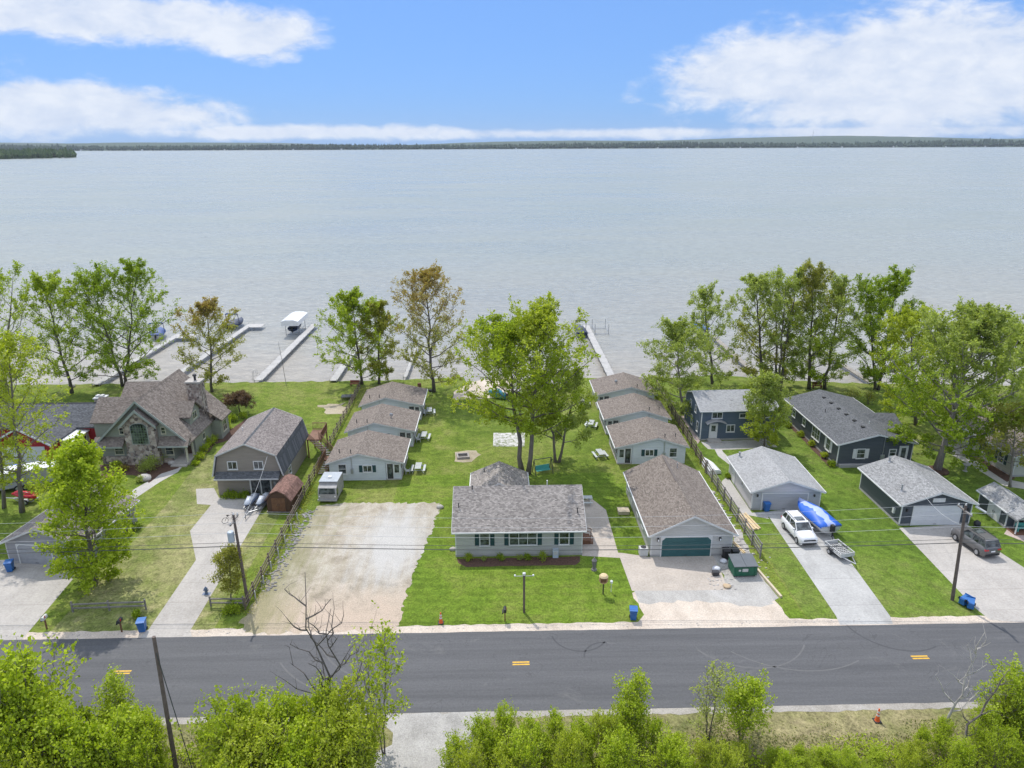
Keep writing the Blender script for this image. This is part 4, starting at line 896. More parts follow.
suv('suv', 'dark grey suv parked nose in toward the charcoal garage', 47.1, 63.2, R_(188), carpaint('car_grey', (0.11,0.105,0.105)), L_=4.7).scale = (1.02,0.93,1.1)
# ---- boats
def hull_sections(Ln, B, fb=0.9, n=9):
    secs = []
    for i in range(n):
        f = i/(n-1); w = B/2*(min(1, (1-f)*2.4+0.02)**0.6 if f > 0.55 else 0.93+0.07*f/0.55)
        k = 0.0+0.42*max(0, (f-0.6)/0.4)**2; z1 = fb+0.22*f*f
        secs.append([(-w,f*Ln,z1),(-w*0.86,f*Ln,0.35+k*0.6),(0,f*Ln,k),(w*0.86,f*Ln,0.35+k*0.6),(w,f*Ln,z1)])
    return secs
def boat(name, label, x, y, z, rz, Ln, B, hullm, coverm, bim=None, group=None, mast=0.0):
    t = thing(name, label, 'boat', (x, y, z), rz, group)      # stern at 0, bow +y
    s = hull_sections(Ln, B)
    MB().loft(s).build('hull', hullm, t, True)
    top = []
    for i, q in enumerate(s):
        f = i/(len(s)-1); pk = 0.10+0.62*math.exp(-((f-0.42)/0.2)**2)+0.1
        l, r = Vector(q[0]), Vector(q[4]); z1 = l.z
        top.append([tuple(l+Vector((-0.03,0,-0.16))), tuple(l+Vector((-0.02,0,0.02))), (l.x*0.6,l.y,z1+pk*0.62), (0,l.y,z1+pk), (r.x*0.6,l.y,z1+pk*0.62), tuple(r+Vector((0.02,0,0.02))), tuple(r+Vector((0.03,0,-0.16)))])
    MB().loft(top).build('cover', coverm, t, True)
    mb = MB().box(-0.16,0.16,-0.45,-0.02,0.35,1.15); mb.tube([(0,-0.3,0.4),(0,-0.3,-0.2)], 0.08); mb.build('outboard_motor', black, t, False, 0.03)
    if bim:
        mb = MB(); w = B/2-0.05
        for dy in (0,):
            yy = Ln*0.38; mb.tube([(-w,yy,0.9),(-w,yy-0.3,2.75),(-w*0.8,yy-0.3,2.98),(w*0.8,yy-0.3,2.98),(w,yy-0.3,2.75),(w,yy,0.9)], 0.06, 6)
        f = mb.build('bimini_frame', dark, t)
        MB().tube([(-w*0.98,yy-0.3,2.8),(-w*0.8,yy-0.3,3.05),(w*0.8,yy-0.3,3.05),(w*0.98,yy-0.3,2.8)], 0.17, 8).build('folded_canopy', bim, f)
    return t
def covermat(n, c, c2, thr=0.5):
    m, nt, b = nodes(n); o = objc(nt); s = sep(nt, o)
    f = math_(nt, 'ABSOLUTE', s[0]); f = math_(nt, 'ADD', math_(nt, 'MULTIPLY', f, -1.0), math_(nt, 'MULTIPLY', noise(nt, o, 0.9, 2, 0.5), 1.2))
    cc = ramp(nt, f, [(thr-0.55, c), (thr-0.45, c2)]); L(nt, cc, b.inputs['Base Color']); b.inputs['Roughness'].default_value = 0.5; return m
cov_blue = simple('royal_blue_cover', (0.015,0.11,0.52), 0.5, var=0.15); cov_navy = simple('navy_cover', (0.05,0.09,0.24), 0.6); cov_black = simple('black_cover', (0.045,0.055,0.09), 0.6); cov_teal = cov_black
cov_pale = simple('pale_blue_cover', (0.45,0.52,0.75), 0.5, var=0.15)
hull_w = simple('white_gelcoat', (0.72,0.72,0.72), 0.25, var=0.05); hull_n = simple('navy_gelcoat', (0.03,0.05,0.12), 0.25)
def trailer_frame(t, Ln, w, m=steel, tongue=1.6, wheels=1, z=0.42):
    """frame from y=0 (rear) to Ln, tongue beyond"""
    mb = MB()
    for s in (-1, 1):
        mb.box(s*w/2-0.04, s*w/2+0.04, 0.0, Ln*0.75, z-0.05, z+0.05); mb.tube([(s*w/2,Ln*0.75,z),(0,Ln+0.4,z)], 0.05, 5)
    for yy in (0.05, Ln*0.35, Ln*0.72): mb.box(-w/2+0.04, w/2-0.04, yy-0.04, yy+0.04, z-0.045, z+0.045)
    mb.tube([(0,Ln*0.6,z),(0,Ln+tongue,z)], 0.055, 5)
    f = mb.build('frame', m, t)
    MB().tube([(0,Ln+tongue*0.85,0.05),(0,Ln+tongue*0.85,z+0.3)], 0.04, 6).build('tongue_jack', dark, t)
    for s in (-1, 1):
        for k in range(wheels):
            yy = Ln*0.28+k*0.75; wheel(t, s*(w/2+0.2), yy, 0.3, 0.18)
            MB().prism([(yy-0.42,0.5),(yy-0.3,0.66),(yy+0.3,0.66),(yy+0.42,0.5),(yy+0.42,0.54),(yy+0.32,0.70),(yy-0.32,0.70),(yy-0.42,0.54)], s*(w/2+0.2)-0.13, s*(w/2+0.2)+0.13, 'x').build('mudguard', m, t)
    return f
# covered boat on its trailer, tapered end toward the garage
def boat_on_trailer():
    x, y = 33.8, 63.1; a = R_(11)
    tt = thing('boat_trailer', 'galvanised trailer under the boat with the royal blue cover', 'trailer', (x, y, 0), a+math.pi)
    trailer_frame(tt, 4.6, 1.7, steel, 1.0, 2, 0.4)
    tt.location = (x-5.0*math.sin(a)*1.0, y+5.0*math.cos(a), 0)
    b = boat('covered_boat', 'motorboat under a royal blue cover on a trailer beside the white suv', x, y, 0.5, a, 5.6, 2.5, hull_w, covermat('two_tone_blue_cover', (0.015,0.11,0.52), (0.36,0.43,0.72), 0.72))
boat_on_trailer()
# utility trailer
x, y = G(838, 556)
t = thing('utility_trailer', 'small grey open utility trailer with mesh deck behind the covered boat', 'trailer', (33.6, 58.9, 0), R_(12))
Wt, Lt = 1.45, 2.5
mb = MB()
for s in (-1, 1):
    mb.box(s*Wt/2-0.04,s*Wt/2+0.04,0,Lt,0.45,0.55); mb.box(s*Wt/2-0.04,s*Wt/2+0.04,0,Lt,0.80,0.88)
    for k in range(5): mb.box(s*Wt/2-0.03,s*Wt/2+0.03,k*Lt/4.1,k*Lt/4.1+0.06,0.55,0.80)
for yy in (0, Lt-0.06): mb.box(-Wt/2+0.04,Wt/2-0.04,yy,yy+0.06,0.45,0.86)
mb.build('frame', offwhite, t)
mb = MB()
for k in range(10): mb.box(-Wt/2+0.04,Wt/2-0.04,0.1+k*0.28,0.17+k*0.28,0.5,0.54)
for k in range(7): mb.box(-Wt/2+0.1+k*0.24,-Wt/2+0.14+k*0.24,0.06,Lt-0.06,0.541,0.56)
mb.build('mesh_deck', offwhite, t)
MB().box(-Wt/2+0.03,Wt/2-0.03,0.06,Lt-0.06,0.46,0.49).build('deck', dark, t)
for s in (-1, 1):
    wheel(t, s*(Wt/2+0.16), 1.5, 0.3, 0.18); MB().box(s*(Wt/2+0.16)-0.12,s*(Wt/2+0.16)+0.12,1.1,1.9,0.63,0.67).build('mudguard', dark, t)
MB().tube([(-0.5,0.02,0.45),(0,-1.2,0.42)], 0.05).tube([(0.5,0.02,0.45),(0,-1.2,0.42)], 0.05).build('tongue', steel, t)
# jet skis on a double trailer
def jetski(label, x, y, z, rz, m1, m2):
    t = thing('jet_ski', label, 'jet ski', (x, y, z), rz)
    secs = []
    for f in (0,0.2,0.5,0.75,0.92,1.0):
        w = 0.5*(1 if f < 0.5 else max(0.12, 1-((f-0.5)/0.5)**2*0.9)); k = 0.25*max(0,(f-0.6)/0.4); yy = f*2.9
        secs.append([(-w,yy,0.38),(-w*0.7,yy,0.12+k),(0,yy,k*0.8),(w*0.7,yy,0.12+k),(w,yy,0.38),(w*0.7,yy,0.5),(-w*0.7,yy,0.5)])
    MB().loft(secs, True).build('hull', m1, t, True)
    MB().loft([[(-0.28,y_,0.48),(-0.2,y_,h_),(0.2,y_,h_),(0.28,y_,0.48)] for y_, h_ in ((0.3,0.68),(1.2,0.78),(1.5,0.75),(1.75,1.0),(2.2,0.82),(2.75,0.55))]).build('seat_cowl', m2, t, True)
    MB().tube([(-0.35,1.6,1.0),(0,1.68,1.02),(0.35,1.6,1.0)], 0.035).build('handlebar', black, t)
    return t
t = thing('double_trailer', 'aluminium double trailer carrying two grey jet skis in front of the taupe house', 'trailer', (-27.0, 72.6, 0), R_(174))
trailer_frame(t, 2.6, 2.2, steel, 1.6, 1, 0.38)
mb = MB()
for s in (-0.9,-0.4,0.4,0.9): mb.box(s-0.06,s+0.06,0.1,2.4,0.44,0.52)
mb.build('bunk', offwhite, t)
silver = simple('silver_gelcoat', (0.5,0.53,0.58), 0.3); dgrey = simple('dark_blue_grey', (0.08,0.10,0.15), 0.5)
jetski('silver and dark jet ski on the left side of the double trailer', -27.5, 72.9, 0.5, R_(174), dgrey, silver)
jetski('silver and dark jet ski on the double trailer, nearer the brown shed', -26.2, 73.0, 0.5, R_(174), dgrey, silver)
# red jet ski on small trailer, left edge
t = thing('small_trailer', 'single axle trailer under the red jet ski at the left edge', 'trailer', (-52.6, 73.3, 0), R_(82)); trailer_frame(t, 2.4, 1.0, steel, 1.6, 1, 0.35)
jetski('red jet ski on a small trailer at the foot of the slender tree', -52.5, 73.3, 0.5, R_(82), red_p, red_p)
# enclosed white trailer
t = thing('enclosed_trailer', 'long white topped enclosed trailer parked in front of the red house', 'trailer', (-60.2, 74.4, 0), R_(24))
MB().prism([(0,0.45),(2.3,0.45),(2.3,2.35),(0,2.35)], 0, 8.2, 'x').build('body', simple('trailer_grey', (0.33,0.34,0.35), 0.5, dirt=0.2), t, False, 0.05)
MB().box(-0.05,8.25,-0.05,2.35,2.352,2.42).build('roof', hull_w, t)
for xx in (4.2, 5.0):
    for yy in (-0.02, 2.3):
        o = MB().tube([(xx,yy-0.1,0.36),(xx,yy+0.1,0.36)], 0.36, 14).build('tyre', black, t); MB().tube([(xx,yy-0.115,0.36),(xx,yy+0.115,0.36)], 0.2, 10).build('rim', steel, o)
MB().box(0.4,1.3,-0.06,-0.02,0.6,2.1).build('door', hull_w, t); MB().tube([(8.2,1.15,0.5),(9.4,1.15,0.45)], 0.06).build('tongue', dark, t)
b = boat('covered_boat', 'small boat with blue cover parked before the red house garage door', -60.2, 78.6, 0.45, R_(-80), 5.0, 2.0, hull_w, cov_blue)
# weathered camper
t = thing('old_camper', 'weathered grey camper with cracked white roof beside the left row cottage', 'camper', (-20.4, 72.2, 0), R_(-2)); t.scale = (0.9,0.9,0.92)
gc = simple('weathered_camper_grey', (0.30,0.29,0.28), 0.7, var=0.2, dirt=0.3)
MB().prism([(0,0.3),(0,1.15),(0.25,1.9),(0.9,2.1),(0.9,2.35),(3.6,2.4),(3.8,2.1),(3.8,0.3)], 0, 2.3, 'x').build('body', gc, t)
MB().box(-0.03,2.33,0.92,3.7,2.42,2.47).build('roof', simple('old_white_roof', (0.33,0.36,0.39), 0.6, dirt=0.4), t)
MB().box(0.9,1.3,1.9,2.3,2.47,2.6).build('roof_vent', hull_w, t); MB().add([(0.12,-0.012,1.2),(2.18,-0.012,1.2),(2.1,0.21,1.86),(0.2,0.21,1.86)], [(0,1,2,3)]).build('windscreen', glass, t)
MB().box(2.302,2.33,0.3,0.9,0.8,1.7).build('side_window', glass, t); MB().box(-0.06,2.36,-0.14,0.0,0.3,0.5).build('bumper', steel, t)
for xx in (0.15, 2.15):
    for yy in (0.8, 3.0): MB().tube([(xx-0.12,yy,0.33),(xx+0.12,yy,0.33)], 0.33, 14).build('tyre', black, t)
MB().box(0.08,0.25,-0.02,0.0,0.8,0.95).build('headlight', lampw, t); MB().box(2.05,2.22,-0.02,0.0,0.8,0.95).build('headlight', lampw, t)

# ================================================================== DOCKS, LIFTS, LAKE BOATS
WL = -0.45
def dock(label, x, y0, y1, w=1.3, top=0.35, head=None, m=dockm, x1=None):
    t = thing('dock', label, 'dock', (x, y0, 0), math.atan2(-( (x1 if x1 is not None else x)-x), y1-y0))
    Ln = math.hypot(y1-y0, (x1 if x1 is not None else x)-x); n = int(Ln/3)
    for k in range(n):
        mb = MB(); a = k*Ln/n; b_ = (k+1)*Ln/n-0.04
        mb.box(-w/2,w/2,a,b_,top-0.05,top)
        mb.box(-w/2+0.01,-w/2+0.07,a,b_,top-0.2,top-0.05); mb.box(w/2-0.07,w/2-0.01,a,b_,top-0.2,top-0.05)
        mb.build('deck_section', m, t)
    mb = MB()
    for k in range(n+1):
        for s in (-1, 1): mb.tube([(s*w/2,k*Ln/n,-2.0),(s*w/2,k*Ln/n,top+0.25)], 0.035, 5)
    mb.build('dock_post', steel, t)
    if head:
        MB().box(*head, top-0.06, top+0.004).build('end_platform', m, t)
    return t
dk_br = simple('weathered_dock_boards', (0.26,0.235,0.20), 0.85, var=0.2)
dock('long pale dock left of the taupe house lawn, leading to the lift with white canopy', -40.9, 115.8, 156, 1.35)
dock('pale dock with square end platform behind the dark canopy boat', -56.2, 115.0, 156.5, 1.2, head=(0.6,3.2,38.3,41.5), x1=-55.2)
dock('leftmost pale dock seen between the two left trees', -67.6, 114.5, 148, 1.2, head=(0.6,4.4,30.0,33.0))
dock('pale dock right of the big middle tree, running out to the moored boat', 19.6, 114.5, 152.5, 1.35)
dock('dock half hidden behind the two lakeside maples left of centre', -28.0, 115.2, 142, 1.2)
dock('narrow dock behind the tall bronze topped tree', -16.0, 116.8, 136, 0.6)
dock('weathered brown dock at the right, behind the thin lakeside tree', 44.9, 115.5, 143, 1.0, m=dk_br)
dock('weathered brown dock between the leaning tree and the dark green tree', 62.5, 111.5, 137, 1.0, m=dk_br)
boat('moored_boat', 'moored boat with black cover and dark canopy arch beside the square dock platform', -59.3, 153.4, WL+0.25, R_(-8), 6.6, 3.0, hull_n, cov_black, cov_navy)
boat('moored_boat', 'moored boat with faded blue cover and folded navy canopy at the leftmost dock', -71.5, 145.5, WL+0.25, R_(14), 6.2, 2.9, hull_w, cov_navy, cov_navy)
boat('moored_boat', 'dark covered boat moored at the dock right of the big middle tree', 17.9, 144.5, WL+0.25, R_(4), 6.5, 2.4, hull_n, cov_black, cov_black)
boat('moored_boat', 'boat with bright blue cover seen through the thin tree at the right', 44.6, 146.5, WL+0.2, R_(20), 5.8, 2.4, hull_w, cov_blue, cov_blue)
def lift(label, x, y, rz, canopy=True, boatin=True):
    t = thing('boat_lift', label, 'boat lift', (x, y, WL), rz)
    mb = MB(); Wd, Ln, hh = 2.9, 6.0, 3.4 if canopy else 2.3
    for a in (0, Wd):
        for b in (0.6, Ln-0.6): mb.tube([(a,b,-1.5),(a,b,hh)], 0.06, 6)
        mb.tube([(a,0.6,1.0),(a,Ln-0.6,1.0)], 0.05, 5)
    for b in (0.6, Ln-0.6): mb.tube([(0,b,0.2),(Wd,b,0.2)], 0.06, 5)
    mb.build('lift_frame', steel, t)
    if canopy:
        MB().prism([(-0.35,hh-0.95),(-0.35,hh),(0.6,hh+0.3),(Wd-0.6,hh+0.3),(Wd+0.35,hh),(Wd+0.35,hh-0.95)], -1.2, Ln+1.2).build('canopy', hull_w, t)
    return t
lift('boat lift under a white canopy beside the long pale dock', -45.4, 148.5, R_(0))
boat('moored_boat', 'dark hulled boat raised on the lift under the white canopy', -43.95, 149.0, WL+0.7, 0, 5.4, 2.2, hull_n, cov_black)
lift('empty boat lift posts standing in the water right of the middle dock', 20.9, 146.5, 0, False)
t = thing('swim_ladder', 'thin metal ladder rail on the shore end of the long pale dock', 'ladder', (-42.0, 118.5, -0.1), 0)
for s in (0, 0.7): MB().tube([(0,s,0.4),(-0.1,s,1.3),(-0.6,s,1.3),(-0.9,s,-0.9)], 0.03, 5).build('rail', steel, t)
t = thing('flag_pole', 'thin bare pole at the shoreline in front of the long pale dock', 'pole', (-35.7, 114.2, 0), 0); MB().tube([(0,0,0),(-0.25,0.1,4.0),(-0.6,0.2,7.6)], [0.05,0.04,0.025], 6).build('shaft', wood_grey, t)
# ================================================================== STREET FURNITURE AND SMALL THINGS
def utility_pole(label, x, y, hgt, tilt, arm=True, transformer=False, tel=None):
    t = thing('utility_pole', label, 'utility pole', (x, y, 0), 0)
    top = (tilt[0], tilt[1], hgt)
    MB().tube([(0,0,-0.2),(tilt[0]*0.5,tilt[1]*0.5,hgt/2),top], [0.155,0.13,0.105], 10).build('pole', wood_pole, t)
    if arm:
        z = hgt-0.5
        a = MB().box(top[0]-0.06,top[0]+0.06,top[1]-0.95,top[1]+0.95,z-0.06,z+0.06).build('crossarm', wood_grey, t)
        a.rotation_euler = (0,0,0)
        for yy in (-0.85,0.85): MB().lathe([(0.05,0),(0.07,0.05),(0.04,0.1),(0.06,0.15),(0.02,0.2)], (top[0],top[1]+yy,z+0.06), 8).build('insulator', white, a)
        MB().lathe([(0.05,0),(0.07,0.05),(0.04,0.1),(0.06,0.15),(0.02,0.2)], (top[0],top[1],hgt), 8).build('insulator', white, t)
    if transformer:
        MB().lathe([(0.26,0),(0.28,0.06),(0.28,0.85),(0.24,0.95),(0.1,1.0)], (top[0]-0.42,top[1]-0.1,hgt-2.5), 14).tube([(top[0]-0.3,top[1]-0.05,hgt-1.9),(top[0],top[1],hgt-1.9)], 0.05).build('transformer', simple('transformer_grey', (0.45,0.50,0.55), 0.4), t)
    return t
utility_pole('utility pole with grey transformer can by the young tree and short rail fence', -22.4, 54.0, 8.6, (-0.2,0.1), True, True)
utility_pole('utility pole standing at the fallen blue bins by the right driveway', 40.0, 52.5, 9.3, (-0.55,0.2), True)
utility_pole('plain bare utility pole in the thicket at the bottom edge', -20.4, 34.8, 11.2, (0.15,0.2), False)
MB_ = MB()
def wire(name, label, pts, r, sag, m):
    mb = MB()
    for a, b in zip(pts, pts[1:]):
        a = Vector(a); b = Vector(b); n = 18
        mb.tube([a.lerp(b, k/n)+Vector((0,0,-4*sag*(k/n)*(1-k/n))) for k in range(n+1)], r, 4, False)
    return tag(mb.build(name, m), label, 'cable')
cab = simple('cable_black', (0.055,0.06,0.06), 0.6); cabw = simple('cable_aluminium', (0.45,0.46,0.47), 0.4)
XL, XR = -90, 106
wire('telecom_cable', 'thick dark cable bundle running lowest from pole to pole over the lawns', [(XL,54.3,5.7),(-22.5,54.0,5.65),(39.7,52.6,5.75),(XR,52,5.8)], 0.035, 0.55, cab)
wire('telecom_cable', 'thinner dark line just above the thick cable bundle', [(XL,54.3,6.0),(-22.5,54.0,6.0),(39.7,52.6,6.1),(XR,52,6.1)], 0.018, 0.5, cab)
wire('power_line', 'pale neutral wire strung between the poles at mid height', [(XL,54.4,6.9),(-22.55,54.1,6.9),(39.6,52.7,7.3),(XR,52,7.3)], 0.012, 0.8, cabw)
wire('power_line', 'pale wire on the near end of the crossarms', [(XL,53.2,8.4),(-22.6,53.25,8.35),(39.45,51.85,9.05),(XR,51.2,9.05)], 0.010, 0.9, cabw)
wire('power_line', 'pale wire on the far end of the crossarms', [(XL,55.2,8.4),(-22.6,54.95,8.35),(39.45,53.55,9.05),(XR,53.2,9.05)], 0.010, 0.95, cabw)
wire('guy_wire', 'dark guy wire running down beside the bare pole in the thicket', [(-20.3,34.95,10.6),(-18.6,33.8,0)], 0.03, 0.0, cab)
wire('service_drop', 'service wire from the right utility pole to the charcoal garage', [(39.5,52.7,7.4),(44.0,65.2,3.9)], 0.016, 0.5, cabw)
wire('service_drop', 'service wire from the left utility pole to the taupe gambrel house', [(-22.6,54.1,7.0),(-26.2,74.2,5.0)], 0.016, 0.6, cabw)
# lamp post on front lawn
t = thing('lamp_post', 'slim dark post with two small white lamps on the front lawn', 'lamp post', (2.05, 51.8, 0), 0)
MB().box(-0.09,0.09,-0.09,0.09,0,3.75).build('post', wood_pole, t); MB().box(-0.75,0.75,-0.02,0.02,3.63,3.67).build('arm', steel, t); MB().lathe([(0.13,3.75),(0.14,3.95),(0.05,4.0)], (0,0,0), 8).build('cap', white, t)
for q in (-1, 1): MB().ico((q*0.78,0,3.72), 0.09, 2, 0).build('lamp_globe', lampw, t, True)
# mailboxes
def mailbox(label, x, y, m, rz=0, post=wood_brown, arm=False):
    t = thing('mailbox', label, 'mailbox', (x, y, 0), rz)
    MB().box(-0.05,0.05,-0.05,0.05,0,1.02).build('post', post, t)
    MB().prism([(-0.13,1.02),(0.13,1.02),(0.13,1.2),(0.09,1.29),(0,1.32),(-0.09,1.29),(-0.13,1.2)], -0.3, 0.28).build('box', m, t)
    MB().box(0.13,0.145,-0.15,-0.05,1.15,1.38).build('flag', signr, t)
    MB().box(-0.24,-0.14,-0.2,0.25,0.85,1.0).build('paper_tube', black, t)
mailbox('black mailbox on a post at the verge before the ranch house', *G(505,621), black)
mailbox('mailbox with dark body in front of the split rail fence at the left', *G(122,632), dark)
mailbox('white mailbox beside the leftmost driveway', *G(47,629), offwhite)
def cone(label, x, y):
    t = thing('traffic_cone', label, 'traffic cone', (x, y, 0), 0)
    MB().box(-0.24,0.24,-0.24,0.24,0,0.06).build('base', black, t); b = MB().lathe([(0.18,0.06),(0.16,0.1),(0.05,1.05),(0.03,1.08)], (0,0,0), 12).build('body', orange, t)
    for z, r in ((0.55,0.108),(0.8,0.085)): MB().lathe([(r+0.012,z-0.08),(r-0.005,z+0.07)], (0,0,0), 12).build('white_band', white, b)
cone('orange traffic cone at the edge of the front lawn beside the gravel lot', *G(441,623)); cone('orange traffic cone in the scrub on the near side of the road', *G(877,721))
# bins
def bin_(label, x, y, rz, m, cat='bin', fallen=False, name='wheelie_bin'):
    t = thing(name, label, cat, (x, y, 0.0), rz)
    MB().loft([[(-0.24,-0.26,0.06),(0.24,-0.26,0.06),(0.24,0.26,0.06),(-0.24,0.26,0.06)],[(-0.31,-0.36,1.0),(0.31,-0.36,1.0),(0.31,0.36,1.0),(-0.31,0.36,1.0)]], True).build('body', m, t, False, 0.02)
    MB().prism([(-0.40,1.0),(-0.40,1.06),(-0.2,1.12),(0.38,1.1),(0.42,1.0)], -0.34, 0.34, 'x').build('lid', m, t)
    MB().tube([(-0.3,0.42,0.98),(0.3,0.42,0.98)], 0.03).build('handle', m, t)
    for q in (-1,1): MB().tube([(q*0.24,0.26,0.12),(q*0.31,0.26,0.12)], 0.12, 10).build('wheel', black, t)
    if fallen: t.rotation_euler = (R_(90), 0, rz); t.location = (x, y, 0.42)
    return t
bin_('blue wheelie bin at the foot of the gambrel house driveway', *G(143,631), R_(10), binblue)
bin_('blue wheelie bin at the roadside corner of the front lawn', *G(633,619), R_(-8), binblue)
bin_('blue wheelie bin in front of the white garage door', *G(766,511), R_(5), binblue)
bin_('blue wheelie bin by the grey garage at the left edge', *G(11,571), R_(15), binblue)
bin_('blue bin lying on its side, nearer the driveway, by the right utility pole', *G(970,611), R_(150), binblue, fallen=True)
bin_('blue bin lying on its side right at the base of the utility pole', *G(960,606), R_(115), binblue, fallen=True)
bin_('black wheelie bin beside the dark green garage door, left of its twin', 22.0, 59.6, 0, black); bin_('black wheelie bin beside the dark green garage door, right of its twin', 22.85, 59.6, 0, black)
# dumpster
t = thing('dumpster', 'dark green dumpster with grey lids in the work yard by the large garage', 'dumpster', (21.75, 56.4, 0), R_(1.5))
MB().prism([(0,0.18),(1.6,0.18),(1.7,1.4),(0.0,1.15)], 0, 2.2, 'x').build('body', green_metal, t, False, 0.02)
mb = MB()
for k in range(4): mb.box(0.15+k*0.6,0.22+k*0.6,-0.05,-0.002,0.25,1.1)
mb.build('rib', green_metal, t)
MB().prism([(-0.06,1.16),(1.75,1.42),(1.75,1.48),(-0.06,1.22)], -0.04, 1.085, 'x').build('lid', simple('grey_lid', (0.10,0.11,0.12), 0.5), t); MB().prism([(-0.06,1.16),(1.75,1.42),(1.75,1.48),(-0.06,1.22)], 1.115, 2.24, 'x').build('lid', MATS['grey_lid'], t)
MB().box(0.75,1.3,-0.06,-0.052,0.65,0.98).build('label_plate', MATS['weathered_white'], t); MB().box(0.4,0.62,-0.06,-0.052,0.7,0.9).build('label_plate', MATS['weathered_white'], t)
for q in (0.15, 2.05): MB().tube([(q-0.04,0.2,0.1),(q+0.04,0.2,0.1)], 0.1, 8).build('castor', black, t)
# work yard oddments
def plank_stack(name, label, x, y, rz, n, Ln, m, w=0.2):
    mb = MB(); 
    for k in range(n):
        a = random.uniform(-0.1,0.1); mb.box(k*(w+0.03),k*(w+0.03)+w,a,Ln+a,0.03*(k%2),0.09+0.05*(k%3))
    o = mb.build(name, m); o.location = (x, y, 0.02); o.rotation_euler = (0,0,rz); return tag(o, label, 'lumber')
plank_stack('lumber_stack', 'stack of pale yellow lumber on the grass beside the white garage path', 26.3, 64.9, R_(8), 5, 3.3, wood_new)
plank_stack('wooden_boards', 'loose pale boards leaning along the right side of the large garage', 24.0, 60.5, R_(14), 2, 3.2, wood_new, 0.12)
def bag(label, x, y, m, s=0.35, name='junk_bag', cat='bag', sq=(1.2,1,0.7)):
    o = MB().ico((0,0,0), s, 2, 0.16, sq).build(name, m, None, True); o.location = (x, y, s*sq[2]*0.8); return tag(o, label, cat)
tarpb = simple('light_blue_tarp', (0.16,0.36,0.62), 0.5); pbag = simple('pale_bag', (0.62,0.62,0.64), 0.5)
bag('white bag among the debris left of the dumpster', 20.5, 57.7, pbag); bag('grey white bag behind the dumpster toward the garage', 21.6, 59.0, pbag, 0.3); bag('pale bag at the garage corner by the black bins', 23.6, 59.3, pbag, 0.3)
bag('pale blue tarp bundle behind the dumpster against the fence', 24.0, 58.6, tarpb, 0.55, 'tarp', 'tarp', (1.1,0.8,0.35)); bag('pale box like bundle on the concrete edge in front of the dumpster', 20.7, 55.0, simple('cardboard', (0.45,0.34,0.22), 0.9), 0.38, 'cardboard_box', 'box', (1,1,0.35))
for i, (x, y, lab) in enumerate(((20.2,56.9,'dark toolbox among debris left of the dumpster'),(22.9,58.6,'dark crate between the dumpster and garage'))):
    o = MB().box(-0.3,0.3,-0.2,0.2,0,0.35).box(-0.32,0.32,-0.22,0.22,0.35,0.4).build('crate', dark); o.location = (x, y, 0.02); tag(o, lab, 'crate')
def debris(name, label, region, n, ms, smin=0.06, smax=0.22, cat='debris'):
    mb = MB()
    for k in range(n):
        f = random.random(); a = Vector(region[0]); b = Vector(region[1]); c = a.lerp(b, f); s = random.uniform(smin, smax)
        mb.ico((c.x+random.gauss(0,region[2]), c.y+random.gauss(0,region[2]*0.6), s*0.3), s, 0 if False else 1, 0.3, (1.2,0.9,0.6))
    o = mb.build(name, ms); return kind(o, 'stuff', label, cat)
debris('fence_rubble', 'band of pale broken rubble along the inner side of the left fence', ((-21.3,55.5),(-21.0,70.5),0.45), 420, simple('grey_rubble', (0.25,0.235,0.22), 0.9, var=0.4, scale=2), 0.04, 0.15)
debris('yard_rubble', 'scattered stones and scraps around the dumpster', ((20,55),(24.6,60.3),0.9), 120, stone_rub, 0.04, 0.13)
debris('garage_side_scraps', 'scraps and stones between the large garage and the right fence', ((24.2,60.5),(24.6,74),0.25), 120, stone_rub, 0.06, 0.2)
debris('verge_stones', 'loose pebbles along the road shoulder', ((-60,49.8),(60,49.8),0.25), 260, stone_rub, 0.03, 0.07)
# AC / utility boxes by garage
t = thing('air_conditioner', 'white air conditioning unit at the left corner of the large garage', 'air conditioner', (14.1, 60.6, 0), 0)
MB().box(-0.4,0.45,-0.35,0.35,0.05,0.85).build('casing', offwhite, t, False, 0.03); MB().lathe([(0.28,0.86),(0.28,0.88)], (0.02,0,0), 14).build('fan_grille', dark, t)
t = thing('storage_bin', 'low pale storage box beside the left wall of the large garage', 'box', (13.6, 69.0, 0), 0); MB().box(-0.6,0.6,-0.5,0.5,0,0.35).build('body', simple('pale_wood', (0.5,0.42,0.3)), t); MB().box(-0.63,0.63,-0.53,0.53,0.35,0.4).build('lid', MATS['pale_wood'], t)
t = thing('propane_tank', 'pale utility pedestal in the planting bed before the ranch house', 'utility box', (5.45, 60.35, 0), 0); MB().box(-0.28,0.28,-0.2,0.2,0.02,0.9).build('casing', simple('pale_blue_grey', (0.42,0.5,0.56), 0.5), t, False, 0.03); MB().box(-0.2,0.2,-0.215,-0.2,0.4,0.8).build('door', offwhite, t)
